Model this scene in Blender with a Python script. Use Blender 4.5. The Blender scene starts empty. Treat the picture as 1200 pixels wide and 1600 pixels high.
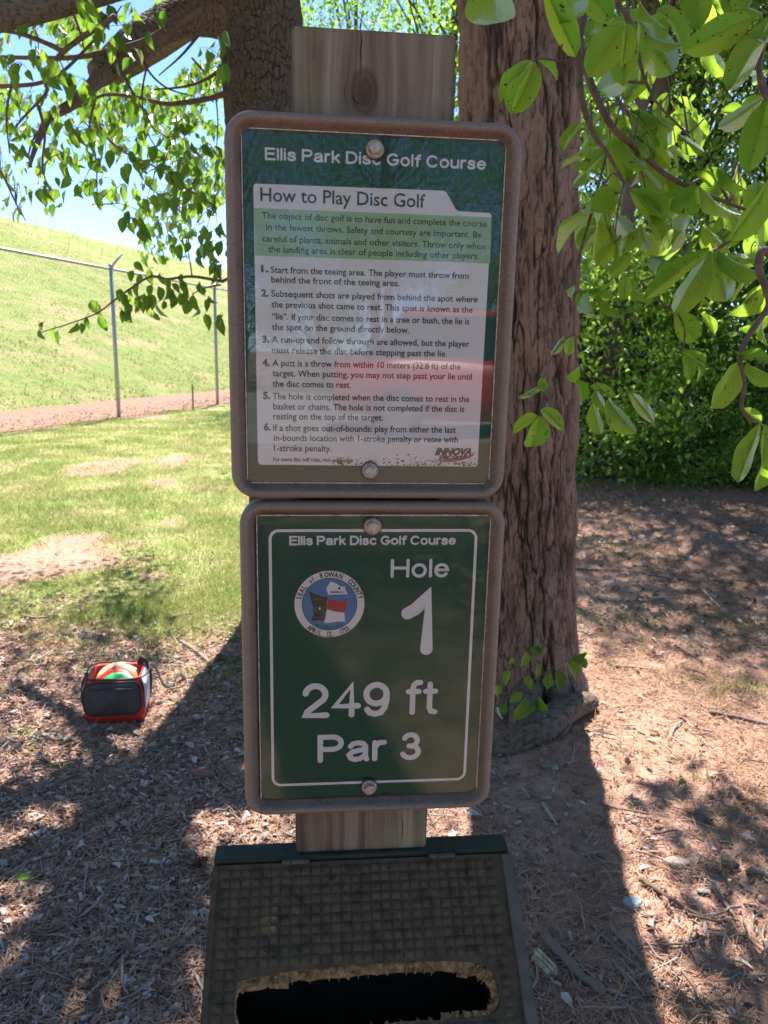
import bpy, bmesh, math, random
import numpy as np
from mathutils import Vector, Matrix

# ------------------------------------------------------------------ camera, world, sun, exposure
sc = bpy.context.scene
C = sc.collection
PITCH, ROLL, CAMH, FPX = math.radians(12.187), math.radians(1.233), 1.5, 1155.0
FW = Vector((0, math.cos(PITCH), -math.sin(PITCH)))
_U0 = Vector((0, math.sin(PITCH), math.cos(PITCH)))
RT = Vector((1, 0, 0)) * math.cos(ROLL) + _U0 * math.sin(ROLL)
UP = _U0 * math.cos(ROLL) - Vector((1, 0, 0)) * math.sin(ROLL)
CO = Vector((0, 0, CAMH))
cd = bpy.data.cameras.new('camera')
cam = bpy.data.objects.new('camera', cd)
C.objects.link(cam)
m3 = Matrix((RT, UP, -FW)).transposed()
cam.matrix_world = Matrix.Translation(CO) @ m3.to_4x4()
cd.sensor_fit = 'VERTICAL'; cd.sensor_height = 36.0; cd.sensor_width = 27.0
cd.lens = FPX / 1600 * 36
cd.clip_start = 0.05; cd.clip_end = 2000
cd.dof.use_dof = True; cd.dof.focus_distance = 0.9; cd.dof.aperture_fstop = 14
sc.camera = cam

SUN_EL, SUN_AZ = math.radians(60), math.radians(0.5)      # azimuth clockwise from +Y
SDIR = Vector((math.sin(SUN_AZ) * math.cos(SUN_EL), math.cos(SUN_AZ) * math.cos(SUN_EL), math.sin(SUN_EL)))
w = bpy.data.worlds.new("World"); sc.world = w; w.use_nodes = True
wn = w.node_tree
bg = wn.nodes['Background']
sky = wn.nodes.new('ShaderNodeTexSky'); sky.sky_type = 'NISHITA'; sky.sun_disc = False
sky.sun_elevation = SUN_EL; sky.sun_rotation = SUN_AZ
sky.air_density = 0.42; sky.dust_density = 0.0; sky.ozone_density = 4.0
wn.links.new(sky.outputs[0], bg.inputs[0]); bg.inputs[1].default_value = 0.12
sl = bpy.data.lights.new('sun', 'SUN'); sl.energy = 3.7; sl.angle = math.radians(0.53); sl.color = (1, 0.95, 0.87)
so = bpy.data.objects.new('sun', sl); C.objects.link(so)
so.rotation_euler = SDIR.to_track_quat('Z', 'Y').to_euler(); so.location = (3, 10, 20)
vs = sc.view_settings
vs.view_transform = 'Standard'; vs.look = 'None'; vs.gamma = 1; vs.use_curve_mapping = False; vs.exposure = 2.1
cy = sc.cycles
cy.use_denoising = True; cy.max_bounces = 8; cy.transparent_max_bounces = 16; cy.transmission_bounces = 6
cy.caustics_reflective = False; cy.caustics_refractive = False
try: cy.sample_clamp_indirect = 6
except Exception: pass

# ------------------------------------------------------------------ projection helpers (photo pixels, 1200x1600)
def ray(px, py): return FW + RT * ((px - 600) / FPX) + UP * ((800 - py) / FPX)
def at(px, py, Y):
    d = ray(px, py); return CO + d * (Y / d.y)
def gnd(px, py, z=0.0):
    d = ray(px, py); return CO + d * ((z - CAMH) / d.z)
def proj(p):
    d = np.asarray(p, float) - np.array(CO)
    z = d @ np.array(FW)
    return 600 + FPX * (d @ np.array(RT)) / z, 800 - FPX * (d @ np.array(UP)) / z, z
rng = np.random.default_rng(7)
random.seed(7)
YAW = 0.0973
SX = Vector((math.cos(YAW), math.sin(YAW), 0)); SN = Vector((math.sin(YAW), -math.cos(YAW), 0)); SZ = Vector((0, 0, 1))
SO = Vector((-0.0155, 0.8, 0))          # foot of the sign plane (rim front face); SN points to the viewer
SMAT = Matrix((SX, SZ, SN)).transposed().to_4x4()
def sp(px, py, off=0.0):
    """pixel -> (u, z) on the plane `off` in front of the rim plane"""
    d = ray(px, py); o = SO + SN * off
    t = (o - CO).dot(SN) / d.dot(SN); p = CO + d * t - o
    return p.dot(SX), p.z
def S3(u, z, off=0.0): return SO + SX * u + SN * off + SZ * z

# ------------------------------------------------------------------ object helpers
def tag(o, label=None, cat=None, group=None, kind=None):
    if label: o['label'] = label
    if cat: o['category'] = cat
    if group: o['group'] = group
    if kind: o['kind'] = kind
    return o
def empty(name, loc=(0, 0, 0), label=None, cat=None, group=None):
    o = bpy.data.objects.new(name, None); o.location = loc; o.empty_display_size = 0.1
    C.objects.link(o); return tag(o, label, cat, group)
def mesh_np(name, V, F, mat, smooth=False, attrs=None, uv=None):
    """V (n,3); F = list of arrays (k,3) / (k,4)"""
    me = bpy.data.meshes.new(name)
    V = np.asarray(V, np.float32)
    Fs = [np.asarray(f, np.int32) for f in (F if isinstance(F, list) else [F]) if len(f)]
    nl = sum(f.size for f in Fs); nf = sum(len(f) for f in Fs)
    me.vertices.add(len(V)); me.vertices.foreach_set('co', V.ravel())
    me.loops.add(nl); me.loops.foreach_set('vertex_index', np.concatenate([f.ravel() for f in Fs]))
    me.polygons.add(nf)
    tot = np.concatenate([np.full(len(f), f.shape[1], np.int32) for f in Fs])
    st = np.concatenate([[0], np.cumsum(tot)[:-1]]).astype(np.int32)
    me.polygons.foreach_set('loop_start', st); me.polygons.foreach_set('loop_total', tot)
    if smooth: me.polygons.foreach_set('use_smooth', np.ones(nf, bool))
    me.update(calc_edges=True)
    for k, a in (attrs or {}).items():
        a = np.asarray(a, np.float32)
        if a.ndim == 1:
            at_ = me.attributes.new(k, 'FLOAT', 'POINT'); at_.data.foreach_set('value', a)
        else:
            at_ = me.attributes.new(k, 'FLOAT_COLOR', 'POINT')
            at_.data.foreach_set('color', np.concatenate([a, np.ones((len(a), 1), np.float32)], 1).ravel())
    if uv is not None:
        ul = me.uv_layers.new(name='UVMap')
        idx = np.concatenate([f.ravel() for f in Fs]); ul.data.foreach_set('uv', np.asarray(uv, np.float32)[idx].ravel())
    if mat: me.materials.append(mat)
    return me
def link(name, me, parent=None, mw=None):
    o = bpy.data.objects.new(name, me); C.objects.link(o)
    if parent:
        o.parent = parent
        if mw is None: mw = Matrix.Identity(4)
        o.matrix_parent_inverse = parent_world(parent).inverted()
        o.matrix_basis = mw
    elif mw is not None: o.matrix_world = mw
    return o
def parent_world(o):
    m = Matrix.LocRotScale(o.location, o.rotation_euler, o.scale) if o.parent is None else o.matrix_basis
    if o.parent: return parent_world(o.parent) @ o.matrix_parent_inverse @ m
    return m
def bm_obj(name, bm, mat, parent=None, mw=None, smooth=False):
    me = bpy.data.meshes.new(name)
    bmesh.ops.recalc_face_normals(bm, faces=bm.faces[:])
    bm.to_mesh(me); bm.free()
    if smooth: me.polygons.foreach_set('use_smooth', np.ones(len(me.polygons), bool))
    if mat: me.materials.append(mat)
    return link(name, me, parent, mw)
def bx(bm, x0, x1, y0, y1, z0, z1, bev=0.0):
    r = bmesh.ops.create_cube(bm, size=1.0)['verts']
    for v in r: v.co = Vector((x0 + (v.co.x + .5) * (x1 - x0), y0 + (v.co.y + .5) * (y1 - y0), z0 + (v.co.z + .5) * (z1 - z0)))
    if bev:
        es = list({e for v in r for e in v.link_edges})
        bmesh.ops.bevel(bm, geom=es, offset=bev, segments=2, affect='EDGES')
def catmull(P, n=8):
    P = [np.array(p, float) for p in P]
    P = [2 * P[0] - P[1]] + P + [2 * P[-1] - P[-2]]
    out = []
    for i in range(1, len(P) - 2):
        p0, p1, p2, p3 = P[i - 1:i + 3]
        for k in range(n):
            t = k / n
            out.append(.5 * ((2 * p1) + (p2 - p0) * t + (2 * p0 - 5 * p1 + 4 * p2 - p3) * t * t + (3 * p1 - p0 - 3 * p2 + p3) * t ** 3))
    out.append(P[-2]); return np.array(out)
def tube_np(path, rad, ns=8, cap=True):
    path = np.asarray(path, float); n = len(path)
    rad = np.interp(np.linspace(0, 1, n), np.linspace(0, 1, len(rad)), rad) if np.ndim(rad) else np.full(n, rad)
    T = np.gradient(path, axis=0); T /= np.linalg.norm(T, axis=1)[:, None] + 1e-12
    ref = np.array([0.13, 0.21, 1.0]) if abs(T[0][2]) < .8 else np.array([1.0, .2, .1])
    N = np.zeros_like(T); v = ref
    for i in range(n):
        v = v - T[i] * (v @ T[i]); v = v / (np.linalg.norm(v) + 1e-12); N[i] = v
    B = np.cross(T, N); a = np.linspace(0, 2 * math.pi, ns, endpoint=False)
    V = path[:, None] + rad[:, None, None] * (np.cos(a)[None, :, None] * N[:, None] + np.sin(a)[None, :, None] * B[:, None])
    V = V.reshape(-1, 3)
    i = np.arange(n - 1)[:, None] * ns; j = np.arange(ns)[None]; k = (j + 1) % ns
    F = np.stack([i + j, i + k, i + ns + k, i + ns + j], -1).reshape(-1, 4)
    T3 = []
    if cap:
        V = np.concatenate([V, path[:1] - T[:1] * rad[0] * .4, path[-1:] + T[-1:] * rad[-1] * .4])
        c0, c1 = n * ns, n * ns + 1; jj = np.arange(ns); kk = (jj + 1) % ns
        T3 = np.concatenate([np.stack([np.full(ns, c0), kk, jj], -1), np.stack([np.full(ns, c1), (n - 1) * ns + jj, (n - 1) * ns + kk], -1)])
    return V, F, T3
class Join:
    def __init__(s): s.V = []; s.F4 = []; s.F3 = []; s.n = 0; s.t = []
    def add(s, V, F4=(), F3=(), tint=None):
        s.V.append(np.asarray(V, float))
        if len(F4): s.F4.append(np.asarray(F4) + s.n)
        if len(F3): s.F3.append(np.asarray(F3) + s.n)
        s.t.append(np.full(len(V), rng.random() if tint is None else tint)); s.n += len(V)
    def tube(s, path, rad, ns=8, tint=None): V, F, T = tube_np(path, rad, ns); s.add(V, F, T, tint)
    def mesh(s, name, mat, smooth=True):
        F = []
        if s.F4: F.append(np.concatenate(s.F4))
        if s.F3: F.append(np.concatenate(s.F3))
        return mesh_np(name, np.concatenate(s.V), F, mat, smooth, {'tint': np.concatenate(s.t)})
def scatter(name, tv, tf, pos, M, scale, mat, tint=None, smooth=False, parent=None):
    """many copies of one template in one mesh. tv (k,3), tf list of face arrays, M (n,3,3) columns = axes"""
    n, k = len(pos), len(tv)
    sc_ = np.asarray(scale, float); sc_ = sc_[:, None] * np.ones(3) if sc_.ndim == 1 else sc_
    V = np.einsum('nij,nkj->nki', M, tv[None] * sc_[:, None, :]) + pos[:, None]
    off = (np.arange(n) * k)[:, None, None]
    F = [(np.asarray(f)[None] + off).reshape(-1, np.asarray(f).shape[1]) for f in tf]
    t = np.repeat(rng.random(n) if tint is None else tint, k)
    return mesh_np(name, V.reshape(-1, 3), F, mat, smooth, {'tint': t})
def basis(D, N):
    """columns: x = side, y = along D, z = normal ~N"""
    D = D / (np.linalg.norm(D, axis=-1, keepdims=True) + 1e-9)
    N = N - D * np.sum(N * D, -1, keepdims=True); N = N / (np.linalg.norm(N, axis=-1, keepdims=True) + 1e-9)
    X = np.cross(D, N); return np.stack([X, D, N], -1)
def rdir(n):
    v = rng.normal(size=(n, 3)); return v / np.linalg.norm(v, axis=1)[:, None]
# numpy noise
def _h(i, j, s=0):
    x = (i.astype(np.int64) * 374761393 + j.astype(np.int64) * 668265263 + s * 974711) & 0xffffffff
    x = ((x ^ (x >> 13)) * 1274126177) & 0xffffffff
    return ((x ^ (x >> 16)) & 0xffff) / 65535.0
def vn(x, y, s=0):
    x = np.asarray(x, float); y = np.asarray(y, float)
    i = np.floor(x).astype(int); j = np.floor(y).astype(int); u = x - i; v = y - j
    u = u * u * (3 - 2 * u); v = v * v * (3 - 2 * v)
    return (_h(i, j, s) * (1 - u) + _h(i + 1, j, s) * u) * (1 - v) + (_h(i, j + 1, s) * (1 - u) + _h(i + 1, j + 1, s) * u) * v
def fbm(x, y, s=0, o=4):
    r = 0; a = .5
    for k in range(o): r = r + a * vn(x * 2 ** k, y * 2 ** k, s + k); a *= .5
    return r / (1 - .5 ** o)
def vnw(x, y, s, wrap):
    i = np.floor(x).astype(int); j = np.floor(y).astype(int); u = x - i; v = y - j
    u = u * u * (3 - 2 * u); v = v * v * (3 - 2 * v); a = i % wrap; b = (i + 1) % wrap
    return (_h(a, j, s) * (1 - u) + _h(b, j, s) * u) * (1 - v) + (_h(a, j + 1, s) * (1 - u) + _h(b, j + 1, s) * u) * v
def worley(x, y, s=0, wrap=None):
    i = np.floor(x).astype(int); j = np.floor(y).astype(int)
    f1 = np.full(x.shape, 9.); f2 = np.full(x.shape, 9.); cid = np.zeros(x.shape)
    for a in (-1, 0, 1):
        for b in (-1, 0, 1):
            ii = i + a; iw = ii % wrap if wrap else ii
            cx = ii + .15 + .7 * _h(iw, j + b, s); cyy = j + b + .1 + .8 * _h(iw, j + b, s + 5)
            d = np.hypot(x - cx, y - cyy)
            c = _h(iw, j + b, s + 9)
            cl = d < f1
            f2 = np.where(cl, f1, np.minimum(f2, d)); cid = np.where(cl, c, cid); f1 = np.where(cl, d, f1)
    return f1, f2, cid

# ------------------------------------------------------------------ materials
class NT:
    def __init__(s, name):
        s.m = bpy.data.materials.new(name); s.m.use_nodes = True; s.t = s.m.node_tree
        s.b = s.t.nodes['Principled BSDF']; s.o = s.t.nodes['Material Output']
    def n(s, ty, **kw):
        nd = s.t.nodes.new(ty)
        for k, v in kw.items():
            if k.startswith('i_'):
                key = k[2:]; key = int(key) if key.isdigit() else key.replace('_', ' ')
                if hasattr(v, 'node') or isinstance(v, bpy.types.NodeSocket): s.t.links.new(v, nd.inputs[key])
                else: nd.inputs[key].default_value = v
            else: setattr(nd, k, v)
        return nd
    def l(s, a, b): s.t.links.new(a, b)
    def pos(s): return s.n('ShaderNodeNewGeometry').outputs['Position']
    def objc(s): return s.n('ShaderNodeTexCoord').outputs['Object']
    def mapping(s, vec, scale=(1, 1, 1), loc=(0, 0, 0)):
        nd = s.n('ShaderNodeMapping', i_Vector=vec); nd.inputs['Scale'].default_value = scale; nd.inputs['Location'].default_value = loc
        return nd.outputs[0]
    def noise(s, vec, scale=5, detail=4, rough=.55, dist=0): return s.n('ShaderNodeTexNoise', i_Vector=vec, i_Scale=scale, i_Detail=detail, i_Roughness=rough, i_Distortion=dist).outputs[0]
    def ramp(s, fac, stops):
        nd = s.n('ShaderNodeValToRGB', i_Fac=fac); cr = nd.color_ramp
        while len(cr.elements) < len(stops): cr.elements.new(.5)
        for e, (p, c) in zip(cr.elements, stops):
            e.position = p; e.color = (c, c, c, 1) if np.isscalar(c) else (*c, 1)
        return nd.outputs[0]
    def mix(s, f, a, b, blend='MIX'):
        nd = s.n('ShaderNodeMix', data_type='RGBA', blend_type=blend)
        for sock, v in ((nd.inputs[0], f), (nd.inputs[6], a), (nd.inputs[7], b)):
            if isinstance(v, bpy.types.NodeSocket): s.l(v, sock)
            elif np.isscalar(v): sock.default_value = v if sock == nd.inputs[0] else (v, v, v, 1)
            else: sock.default_value = (*v, 1)
        return nd.outputs[2]
    def math(s, op, a, b=0.0, c=None):
        nd = s.n('ShaderNodeMath', operation=op)
        for i, v in enumerate((a, b) if c is None else (a, b, c)):
            if isinstance(v, bpy.types.NodeSocket): s.l(v, nd.inputs[i])
            else: nd.inputs[i].default_value = v
        return nd.outputs[0]
    def bump(s, h, strength=.5, dist=.01):
        nd = s.n('ShaderNodeBump', i_Height=h, i_Strength=strength, i_Distance=dist); return nd.outputs[0]
    def attr(s, name, fac=True):
        nd = s.n('ShaderNodeAttribute', attribute_name=name); return nd.outputs['Fac' if fac else 'Color']
    def fin(s, col=None, rough=None, nrm=None, metal=None, spec=None):
        for k, v in (('Base Color', col), ('Roughness', rough), ('Normal', nrm), ('Metallic', metal), ('Specular IOR Level', spec)):
            if v is None: continue
            if isinstance(v, bpy.types.NodeSocket): s.l(v, s.b.inputs[k])
            elif k == 'Base Color': s.b.inputs[k].default_value = (*v, 1)
            else: s.b.inputs[k].default_value = v
        return s.m
def plain(name, col, rough=.6, metal=0, var=.25, scale=40, bump=.15, spec=.5):
    t = NT(name); p = t.objc(); n = t.noise(p, scale, 5)
    c = t.mix(t.ramp(n, [(.3, 0.), (.7, 1.)]), tuple(x * (1 - var) for x in col), tuple(min(1, x * (1 + var)) for x in col))
    return t.fin(c, rough, t.bump(n, bump, .002), metal, spec)
def leaf_mat(name, c0, c1, tr0, tr1, trans=.5, gloss=.08, veins=False, rgh=.5):
    t = NT(name); a = t.attr('tint')
    if veins: a = t.n('ShaderNodeObjectInfo').outputs['Random']
    p = t.pos(); n = t.noise(p, 40 if veins else 8, 2)
    col = t.mix(a, c0, c1); tr = t.mix(a, tr0, tr1)
    col = t.mix(t.math('MULTIPLY', n, .35), col, tuple(x * .6 for x in c0))
    nrm = None
    if veins:
        uv = t.n('ShaderNodeTexCoord').outputs['UV']; sx = t.n('ShaderNodeSeparateXYZ', i_0=uv)
        u = t.math('ABSOLUTE', sx.outputs[0]); v = sx.outputs[1]
        k = t.math('SUBTRACT', v, t.math('MULTIPLY', u, .75))
        wv = t.math('SINE', t.math('MULTIPLY', k, 6.283 * 8.5))
        lat = t.ramp(wv, [(.88, 0.), (1., 1.)])
        mid = t.ramp(u, [(.0, 1.), (.045, 0.)])
        vein = t.math('MAXIMUM', t.math('MULTIPLY', lat, .6), mid)
        col = t.mix(t.math('MULTIPLY', vein, .55), col, (.22, .33, .10))
        tr = t.mix(t.math('MULTIPLY', vein, .45), tr, (.12, .22, .03))
        ob_ = t.n('ShaderNodeObjectInfo').outputs['Random']; sp_n = t.n('ShaderNodeTexNoise', noise_dimensions='4D', i_Vector=t.pos(), i_W=ob_, i_Scale=120, i_Detail=2).outputs[0]
        spt = t.ramp(sp_n, [(.66, 0.), (.70, 1.)]); pt_ = t.ramp(t.noise(t.pos(), 22, 3), [(.4, 0.), (.7, .45)])
        col = t.mix(pt_, col, (.14, .22, .05)); tr = t.mix(pt_, tr, (.42, .56, .10)); col = t.mix(spt, col, (.12, .07, .03)); tr = t.mix(spt, tr, (.10, .06, .02))
        nrm = t.bump(t.math('ADD', t.math('MULTIPLY', wv, .5), t.math('MULTIPLY', t.noise(p, 130, 3), .5)), .5, .0012)
    geo = t.n('ShaderNodeNewGeometry'); col = t.mix(t.math('MULTIPLY', geo.outputs['Backfacing'], .45), col, (.16, .28, .07))
    d = t.n('ShaderNodeBsdfDiffuse', i_Color=col); tl = t.n('ShaderNodeBsdfTranslucent', i_Color=tr)
    g = t.n('ShaderNodeBsdfGlossy', i_Roughness=rgh)
    g.inputs[0].default_value = (.9, .95, 1, 1)
    if nrm: [t.l(nrm, x.inputs['Normal']) for x in (d, tl, g)]
    m1 = t.n('ShaderNodeMixShader', i_0=trans, i_1=d.outputs[0], i_2=tl.outputs[0])
    fr = t.n('ShaderNodeFresnel', i_IOR=1.35)
    m2 = t.n('ShaderNodeMixShader', i_0=t.math('MULTIPLY', fr.outputs[0], gloss), i_1=m1.outputs[0], i_2=g.outputs[0])
    t.l(m2.outputs[0], t.o.inputs[0]); return t.m
M_near = leaf_mat('broad_leaf', (.06, .16, .022), (.13, .27, .035), (.30, .56, .03), (.50, .74, .06), .58, .22, True, .5)
M_cher = leaf_mat('cherry_leaf', (.04, .12, .02), (.10, .21, .03), (.15, .34, .03), (.36, .54, .06), .48, .35)
M_fol = leaf_mat('woodland_leaf', (.045, .12, .018), (.13, .25, .035), (.24, .50, .03), (.54, .76, .09), .58, .25)
M_dark = leaf_mat('evergreen_needle', (.018, .05, .018), (.035, .09, .025), (.03, .09, .02), (.06, .15, .03), .25, .1)
M_grass = leaf_mat('grass_blade', (.11, .20, .035), (.36, .33, .15), (.22, .36, .06), (.50, .46, .20), .4, .0)

def bark_mat(name, c0, c1, c2, sc_=1.0):
    t = NT(name); a = t.attr('bark', False); s = t.n('ShaderNodeSeparateXYZ', i_0=a); p = t.objc()
    n = t.noise(t.mapping(p, (1, 1, .35)), 60 * sc_, 6, .65); n2 = t.noise(p, 5, 3)
    col = t.mix(s.outputs[1], c0, c1)                          # plate to plate
    col = t.mix(t.math('MULTIPLY', n, .7), col, c2)
    col = t.mix(s.outputs[0], (.030, .019, .014), col)        # darker colour in the furrows
    col = t.mix(t.ramp(n2, [(.55, 0.), (.75, .35)]), col, (.16, .15, .14))
    return t.fin(col, .9, t.bump(t.math('ADD', n, t.math('MULTIPLY', t.noise(p, 220, 3), .3)), .7, .006), spec=.25)
M_pine = bark_mat('pine_bark', (.095, .050, .033), (.195, .125, .092), (.26, .21, .178))
M_cbark = bark_mat('cherry_bark', (.052, .046, .036), (.095, .086, .068), (.14, .13, .11), 1.6)
M_root = bark_mat('root_bark', (.085, .056, .038), (.13, .092, .066), (.19, .15, .115))
M_limblit = bark_mat('lit_limb_bark', (.10, .085, .062), (.15, .13, .10), (.20, .18, .15), 1.4)  # lighter than the trunk bark: light from sky and grass put into the colour
M_twig = plain('twig_bark', (.10, .075, .055), .8, var=.4, scale=60)

def weathered(name, stops, rough=.85, scale=30):
    t = NT(name); a = t.attr('tint'); p = t.pos(); n = t.noise(p, scale, 4)
    c = t.ramp(a, stops); c = t.mix(t.math('MULTIPLY', n, .5), c, (.06, .04, .03))
    return t.fin(c, rough, t.bump(n, .5, .003), spec=.3)
M_needle = weathered('dry_needle', [(0, (.16, .07, .04)), (.5, (.46, .225, .125)), (.85, (.60, .36, .24)), (1, (.28, .20, .17))], .6)
M_chip = weathered('wood_chip', [(0, (.12, .06, .042)), (.4, (.32, .19, .145)), (.75, (.50, .35, .29)), (1, (.62, .54, .52))])
M_stick = weathered('dry_stick', [(0, (.12, .085, .065)), (.5, (.24, .18, .145)), (1, (.42, .35, .30))])

# ------------------------------------------------------------------ terrain
FA, FB = gnd(186, 652), gnd(340, 632)
fdir = (FB - FA).normalized(); fdir.z = 0; fdir.normalize()
fn = Vector((-fdir.y, fdir.x, 0))
if fn.y < 0: fn = -fn
TOE = 2.6                                               # toe of the bank, metres behind the fence
CREST = 24.0
def perp(x, y): return (x - FA.x) * fn.x + (y - FA.y) * fn.y
def _crest_h():
    d = ray(60, 353); o = CO
    t = (TOE + CREST - ((o.x - FA.x) * fn.x + (o.y - FA.y) * fn.y)) / (d.x * fn.x + d.y * fn.y)
    return (o + d * t).z
CH = _crest_h()
def gh(x, y):
    x = np.asarray(x, float); y = np.asarray(y, float)
    near = np.exp(-np.maximum(np.hypot(x, y) - 6, 0) * .2)
    return (fbm(x * 1.1, y * 1.1, 3, 3) - .5) * .05 * near * np.clip((np.hypot(x, y) - 1.0) / 1.5, 0.2, 1) + (fbm(x * 7, y * 7, 13, 3) - .5) * .016 * near
def gz(p): return float(gh(p[0], p[1]))
def lawn_f(x, y):
    """1 = lawn, 0 = litter"""
    e = fbm(x * 1.6, y * 1.6, 21, 4) - .5
    a = np.clip((y - 3.55 + e * 1.6 - .12 * np.abs(x + 1.2)) / .7, 0, 1)
    b = np.clip((.06 * y - x + e * 1.6) / .6, 0, 1)
    bare = np.clip((fbm(x * .8 + 9, y * .55, 33, 4) - .60) / .10, 0, 1)
    bare2 = np.clip(1 - np.hypot((x + 2.35) / 1.0, (y - 5.0) / .8) + 2.0 * e, 0, 1) * 1.1
    return a * b * (1 - .7 * bare) * (1 - np.clip(bare2, 0, 1)) * np.clip((-perp(x, y) + (e * 1.2)) / .25, 0, 1)

def axis(lo, hi, fine_lo, fine_hi, st, grow=1.16):
    a = list(np.arange(fine_lo, fine_hi, st)); s = st
    while a[-1] < hi: s *= grow; a.append(a[-1] + s)
    s = st
    while a[0] > lo: s *= grow; a.insert(0, a[0] - s)
    return np.array(a)
gx = axis(-400, 400, -4, 4.2, .035); gy = axis(-300, 500, .6, 7.5, .035, 1.07)
X, Y = np.meshgrid(gx, gy); Z = gh(X, Y)
nx, ny = len(gx), len(gy)
i = np.arange(ny - 1)[:, None] * nx; j = np.arange(nx - 1)[None]
GF = np.stack([i + j, i + j + 1, i + nx + j + 1, i + nx + j], -1).reshape(-1, 4)
t = NT('forest_floor_and_lawn'); p = t.pos()
lf = t.attr('lawn'); n1 = t.noise(p, 2.2, 6, .6); n2 = t.noise(p, 28, 5, .65); n3 = t.noise(p, 140, 3, .7)
soil = t.ramp(n2, [(.25, (.15, .072, .05)), (.5, (.38, .205, .145)), (.72, (.56, .355, .275))])
soil = t.mix(t.ramp(n1, [(.35, 0.), (.65, .6)]), soil, (.46, .255, .17))
soil = t.mix(t.ramp(n3, [(.4, 0.), (.75, .6)]), soil, (.42, .34, .29))
g = t.ramp(n1, [(.3, (.16, .23, .05)), (.5, (.27, .29, .10)), (.7, (.38, .33, .17))])
g = t.mix(t.ramp(n3, [(.35, 0.), (.7, .55)]), g, (.30, .30, .12))
g = t.mix(t.ramp(t.noise(p, 1.1, 5, .7), [(.5, 0.), (.68, .65)]), g, (.36, .25, .16))
lm = t.ramp(t.math('ADD', lf, t.math('MULTIPLY', t.math('SUBTRACT', n2, .5), .9)), [(.42, 0.), (.58, 1.)])
col = t.mix(lm, soil, g)
M_ground = t.fin(col, .95, t.bump(t.math('ADD', n2, t.math('MULTIPLY', n3, .5)), .8, .02), spec=.15)
ground = link('ground', mesh_np('ground', np.stack([X, Y, Z], -1).reshape(-1, 3), GF, M_ground, True, {'lawn': lawn_f(X, Y).ravel()}))
tag(ground, kind='structure')

# the bare strip under the fence and the grassed bank behind it
def strip_grid(name, s0, s1, ds, dprof, mat, bump):
    s = np.arange(s0, s1, ds); D = np.array([d for d, z in dprof]); Zp = np.array([z for d, z in dprof])
    S_, D_ = np.meshgrid(s, D); Zg = np.repeat(Zp[:, None], len(s), 1)
    Xg = FA.x + fdir.x * S_ + fn.x * D_; Yg = FA.y + fdir.y * S_ + fn.y * D_
    Zg = Zg + bump(S_, D_)
    n_ = len(s); i = np.arange(len(D) - 1)[:, None] * n_; j = np.arange(n_ - 1)[None]
    F = np.stack([i + j, i + j + 1, i + n_ + j + 1, i + n_ + j], -1).reshape(-1, 4)
    return link(name, mesh_np(name, np.stack([Xg, Yg, Zg], -1).reshape(-1, 3), F, mat, True))
t = NT('bare_red_strip'); p = t.pos(); n1 = t.noise(p, 3, 5, .7); n2 = t.noise(p, 18, 4, .7)
c = t.ramp(n2, [(.3, (.16, .085, .06)), (.55, (.30, .17, .125)), (.75, (.44, .31, .25))])
c = t.mix(t.ramp(n1, [(.52, 0.), (.7, .6)]), c, (.22, .22, .08))
strip = strip_grid('dirt_strip', -40, 60, .5, [(-.25, -.012), (-.1, .006), (.4, .02), (1, .03), (1.6, .04), (2.2, .05), (TOE, .07), (TOE + .4, .09)],
                   t.fin(c, .95, t.bump(n2, .6, .03), spec=.1), lambda s, d: (fbm(s * 2, d * 2, 5, 3) - .5) * .03 * (d > 0))
tag(strip, kind='structure')
t = NT('bank_grass'); p = t.pos(); n1 = t.noise(p, .35, 6, .65); n2 = t.noise(p, 2.0, 6, .7); n3 = t.noise(p, 12, 4, .7)
c = t.ramp(n2, [(.3, (.12, .20, .045)), (.5, (.21, .255, .07)), (.7, (.33, .30, .14))])
c = t.mix(t.ramp(t.noise(t.mapping(p, (.25, .25, 1.6)), 1.2, 5, .7), [(.5, 0.), (.62, .8)]), c, (.40, .29, .18))
c = t.mix(t.ramp(n3, [(.4, 0.), (.7, .5)]), c, (.30, .32, .10))
prof = [(TOE - .2, -.02)] + [(TOE + d, max(0, d) / CREST * CH + .05) for d in np.linspace(.2, CREST - 2, 40)] + [(TOE + CREST - .8, CH * .985), (TOE + CREST + .5, CH), (TOE + CREST + 5, CH + .1), (TOE + CREST + 120, CH)]
hill = strip_grid('hill', -90, 120, .6, prof, t.fin(c, .95, t.bump(t.math('ADD', n2, n3), .8, .12), spec=.1),
                  lambda s, d: (fbm(s * .25, d * .25, 8, 4) - .5) * .35 * np.clip((d - TOE) / 4, 0, 1) + (fbm(s * 1.3, d * 1.3, 18, 3) - .5) * .12 * np.clip((d - TOE) / 2, 0, 1))
tag(hill, kind='structure')
def hillz(s, d): return np.maximum(d - TOE, 0) / CREST * CH + .05 + (fbm(s * .25, d * .25, 8, 4) - .5) * .35 * np.clip((d - TOE) / 4, 0, 1) + (fbm(s * 1.3, d * 1.3, 18, 3) - .5) * .12 * np.clip((d - TOE) / 2, 0, 1)

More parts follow.
